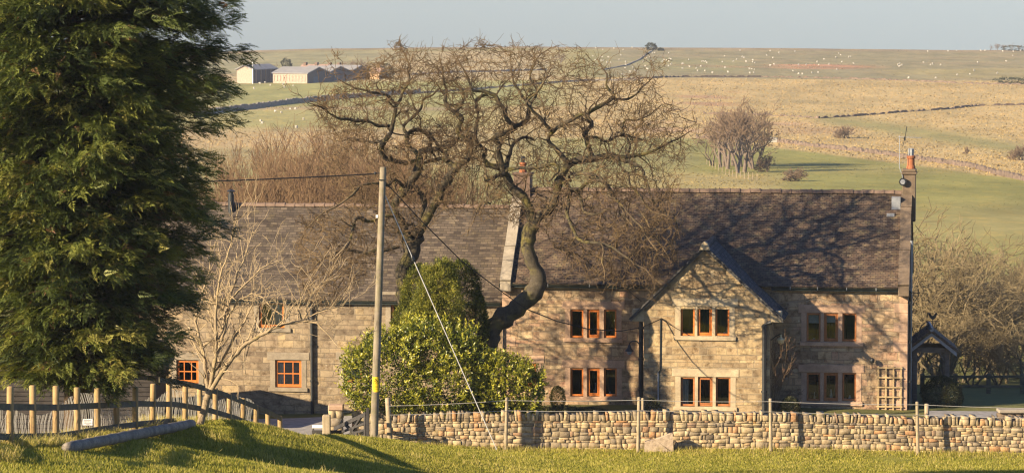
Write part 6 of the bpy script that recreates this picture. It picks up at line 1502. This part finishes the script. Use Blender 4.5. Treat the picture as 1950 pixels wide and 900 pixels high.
# ------------------------------------------------------------------ the farm on the far slope
M['barn_wall'] = dressed('barn_rendered_stone', (.45,.34,.26)); M['barn_shade'] = dressed('barn_shaded_wall', (.13,.12,.12)); M['barn_roof'] = simple('barn_sheet_roof', (.25,.24,.225), .8, .15, .4); M['red_roof'] = simple('farmhouse_red_roof', (.26,.17,.13), .85, .2, .6)  # walls turned from the sun are coloured dark, their shade painted in
BR = R(-25)                                            # barns are turned so their left faces catch the sun
def barn(px, yb, Lx, Wy, he, hr, ridge_along, label, name='barn', doors=(), wallm='barn_wall', gablem=None, roofm='barn_roof'):
    """local x runs along the lit face, local y goes back along the shaded face; the origin is the near corner"""
    p = on_ground(px, yb); o = empty(name, p, R(-25), label, 'barn' if name == 'barn' else 'house', None)
    return o
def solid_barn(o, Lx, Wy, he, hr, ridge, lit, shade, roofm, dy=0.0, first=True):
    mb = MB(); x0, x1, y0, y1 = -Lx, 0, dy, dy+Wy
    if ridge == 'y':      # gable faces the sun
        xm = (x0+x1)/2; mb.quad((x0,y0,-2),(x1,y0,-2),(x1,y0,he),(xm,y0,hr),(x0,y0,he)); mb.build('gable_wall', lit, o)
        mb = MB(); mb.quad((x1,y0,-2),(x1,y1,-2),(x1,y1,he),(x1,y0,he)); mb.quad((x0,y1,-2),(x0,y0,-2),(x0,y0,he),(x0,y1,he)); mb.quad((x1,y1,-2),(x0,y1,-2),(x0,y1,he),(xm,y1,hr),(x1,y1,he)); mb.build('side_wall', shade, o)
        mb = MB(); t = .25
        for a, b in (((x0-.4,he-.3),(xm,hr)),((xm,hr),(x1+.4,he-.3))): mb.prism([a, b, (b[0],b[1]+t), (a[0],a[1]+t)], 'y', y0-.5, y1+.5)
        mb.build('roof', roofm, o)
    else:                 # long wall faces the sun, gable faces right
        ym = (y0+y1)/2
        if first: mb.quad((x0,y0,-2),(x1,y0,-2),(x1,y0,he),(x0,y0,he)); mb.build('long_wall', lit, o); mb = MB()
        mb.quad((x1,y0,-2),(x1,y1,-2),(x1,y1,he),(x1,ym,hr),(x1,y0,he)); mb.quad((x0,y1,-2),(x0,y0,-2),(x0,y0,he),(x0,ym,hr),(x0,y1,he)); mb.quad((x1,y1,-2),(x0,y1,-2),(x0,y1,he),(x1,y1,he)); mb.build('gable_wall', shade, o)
        mb = MB(); t = .25
        for a, b in (((y0-.3,he-.15),(ym,hr)),((ym,hr),(y1+.3,he-.15))): mb.prism([a, b, (b[0],b[1]+t), (a[0],a[1]+t)], 'x', x0-.4, x1+.4)
        mb.build('roof', roofm, o)
b1 = barn(481, 159, 0,0,0,0,'y','tall pale hill barn with a sunlit gable and a dark shaded open side'); k = b1.location.y/F
solid_barn(b1, 31*k/.906, 40*k/.42, 27*k, 34*k, 'y', M['barn_wall'], M['barn_shade'], M['barn_roof'])
mb = MB(); 
for i in range(5): y = 2+i*(40*k/.42-3)/4; mb.box(.02,.2,y-.15,y+.15,-1,26*k)
mb.build('side_post', M['barn_wall'], b1)
b2 = barn(585, 159, 0,0,0,0,'x','long low hill barn with a row of three shaded gables and a sunlit side wall'); k = b2.location.y/F
for i in range(3): solid_barn(b2, (68 if i == 0 else 60)*k/.906, 37*k/.42, 19*k, 29*k, 'x', M['barn_wall'], M['barn_shade'], M['barn_roof'], dy=i*37*k/.42, first=(i == 0))
mb = MB()
for i in range(11): mb.box(-(4+6*i)*k/.906-.5, -(4+6*i)*k/.906, -.12, -.02, .6, 15*k)
mb.build('buttress', M['barn_wall'], b2)
mb = MB()
for i, (a, h) in enumerate(((10,12),(45,12),(82,12))): mb.box(.03,.12,a*k/.42,(a+9)*k/.42,-.5,h*k)
mb.build('sliding_door', simple('barn_door_blue', (.10,.13,.15), .8), b2)
b3 = barn(648, 142, 0,0,0,0,'x','low red roofed hill farmhouse with small chimneys behind the barns','farm_house'); k = b3.location.y/F
solid_barn(b3, 78*k/.906, 9*k/.42, 10*k, 17*k, 'x', M['barn_wall'], M['barn_shade'], M['red_roof'])
for a in (4,22,48,70): mb = MB(); mb.bbox(-a*k/.906-1.0,-a*k/.906,4*k/.42-.6,4*k/.42+.6,15*k,22*k,.05); mb.build('chimney', M['brick_red'], b3)
b4 = barn(722, 151, 0,0,0,0,'x','small hill cottage with a sunlit orange end beside the dark evergreen','farm_house'); k = b4.location.y/F
solid_barn(b4, 18*k/.906, 14*k/.42, 12*k, 20*k, 'x', dressed('cottage_render', (.50,.32,.18)), M['barn_shade'], M['red_roof']); mb = MB(); mb.bbox(-6*k-.8,-6*k+.2,6*k/.42,6*k/.42+1,17*k,25*k,.05); mb.build('chimney', M['brick_red'], b4)
p = on_ground(481.5, 160); mb = MB(); mb.tube([(0,0,-.5),(0,0,44*p.y/F)], .16, 6); tag(mb.build('farm_mast', M['white'], None, loc=p), 'thin pale mast at the corner of the tall hill barn', 'mast')
p = on_ground(514, 152); mb = MB(); mb.bbox(-1.6,1.6,-1,1,.4,2.2,.2); mb.bbox(-1.5,-.3,-.9,.9,2.2,3.1,.2)
for sx in (-1,1.1): mb.tube([(sx,-1.05,.5),(sx,-.8,.5)], .5, 10)
tag(mb.build('farm_truck', M['white'], None, loc=p), 'small white vehicle parked between the two hill barns', 'vehicle')
# ------------------------------------------------------------------ sheep: one body mesh, copied
sk = bpy.data.meshes.new('sheep'); sv = [(0,0,.62),(.34,0,.64),(-.36,0,.62),(.58,0,.78),(.78,0,.70),(.32,.15,.36),(.32,-.15,.36),(-.36,.15,.36),(-.36,-.15,.36),(.32,.15,0),(.32,-.15,0),(-.36,.15,0),(-.36,-.15,0)]
se = [(0,1),(0,2),(1,3),(3,4),(1,5),(1,6),(2,7),(2,8),(5,9),(6,10),(7,11),(8,12)]; sk.from_pydata(sv, se, []); so = bpy.data.objects.new('sheep', sk); COL.objects.link(so)
md = so.modifiers.new('skin', 'SKIN'); rad_ = [.32,.28,.28,.14,.10,.10,.10,.11,.11,.055,.055,.055,.055]
for i, r in enumerate(rad_): sk.skin_vertices[0].data[i].radius = (r, r)
sk.skin_vertices[0].data[0].use_root = True; so.modifiers.new('sub', 'SUBSURF').levels = 1
bpy.context.view_layer.update(); sme = bpy.data.meshes.new_from_object(so.evaluated_get(bpy.context.evaluated_depsgraph_get())); sme.name = 'sheep'; bpy.data.objects.remove(so); sme.materials.append(M['sheep'])
sh_ = lambda L, ox, oy, k: [(ox+a/k, oy+b/k) for a, b in L]
SA = sh_([(265,103),(330,122),(435,107),(520,120),(605,98),(240,180),(310,188),(328,188),(385,190),(167,210),(260,215),(318,222),(335,220),(372,238),(405,240),(95,230),(252,267),(485,215),(500,170),(545,262),(540,290),(545,235),(610,288),(630,318),(585,322),(510,350),(540,357),(705,230),(735,203),(768,195),(795,222),(727,271),(740,298),(748,302),(790,152),(812,150),(942,150),(883,230),(900,213),(920,215),(950,205),(962,208),(948,232),(965,255),(940,270),(1130,212),(1068,252),(1080,250),(1138,280),(1073,296),(1198,292),(1210,315),(1240,275),(1250,228),(1265,228),(1282,230),(1298,242),(1278,318),(1348,335),(1440,233),(1462,178),(1467,288),(1495,330),(1543,228),(1572,210),(1608,127),(1625,185),(1640,195),(1663,233),(1725,218),(1723,235),(1743,242),(1695,300),(1715,300),(1740,305),(1698,337),(1733,333)],1080,70,4.875)
SB = sh_([(40,138),(65,105),(133,120),(85,157),(248,108),(575,122),(590,135),(555,153),(650,150),(662,147),(467,168),(412,187),(597,187),(275,210),(332,208),(425,210),(500,205),(685,200),(65,215),(95,205),(235,255),(275,278),(303,278),(375,267),(420,265),(560,243),(1015,210),(1025,200),(1030,215),(1045,210),(1022,220),(1205,193),(1255,208),(1272,203),(1330,210),(1092,307),(1293,308),(1452,283),(1550,278),(1578,250),(1607,190),(1750,270),(1820,183),(1868,140),(1793,107),(1630,103),(1660,103),(1450,103),(1388,107),(1237,110),(1872,110),(1925,104)],1450,70,3.9)
SCc = sh_([(390,408),(432,372),(470,366),(505,384),(595,379),(607,399),(668,388),(540,574),(585,580),(437,642),(445,660),(693,687),(743,627),(650,556),(683,556)],380,60,3.75)
rr = random.Random(2); fst = True
for L_, lab, grp in ((SA,'white sheep grazing on the upper pasture around and right of the skyline tree','sheep on the middle of the upper pasture'),(SB,'white sheep grazing on the upper moor towards the right','sheep on the right of the upper moor'),(SCc,'white sheep grazing in the paddocks around and below the hill farm','sheep below the hill farm')):
    for a, b in L_:
        p = on_ground(a, b+1.5); o = bpy.data.objects.new('sheep', sme); COL.objects.link(o); o.location = p; o.rotation_euler = (0,0,rr.choice((0,math.pi))+rr.uniform(-.9,.9)); s = rr.uniform(.48,.66); o.scale = (s*.95,s*1.05,s*1.1); tag(o, lab, 'sheep', grp)
# ------------------------------------------------------------------ the air
hz_m = bpy.data.materials.new('haze'); hz_m.use_nodes = True; t_ = hz_m.node_tree; t_.nodes.remove(t_.nodes['Principled BSDF'])
vol = t_.nodes.new('ShaderNodeVolumePrincipled'); vol.inputs['Density'].default_value = .00008; vol.inputs['Color'].default_value = (.86,.91,1.0,1); vol.inputs['Anisotropy'].default_value = .0
t_.links.new(vol.outputs[0], t_.nodes['Material Output'].inputs['Volume'])
mb = MB(); mb.box(-900, 900, -62, 2850, -75, 30); tag(mb.build('haze', hz_m), kind='stuff')
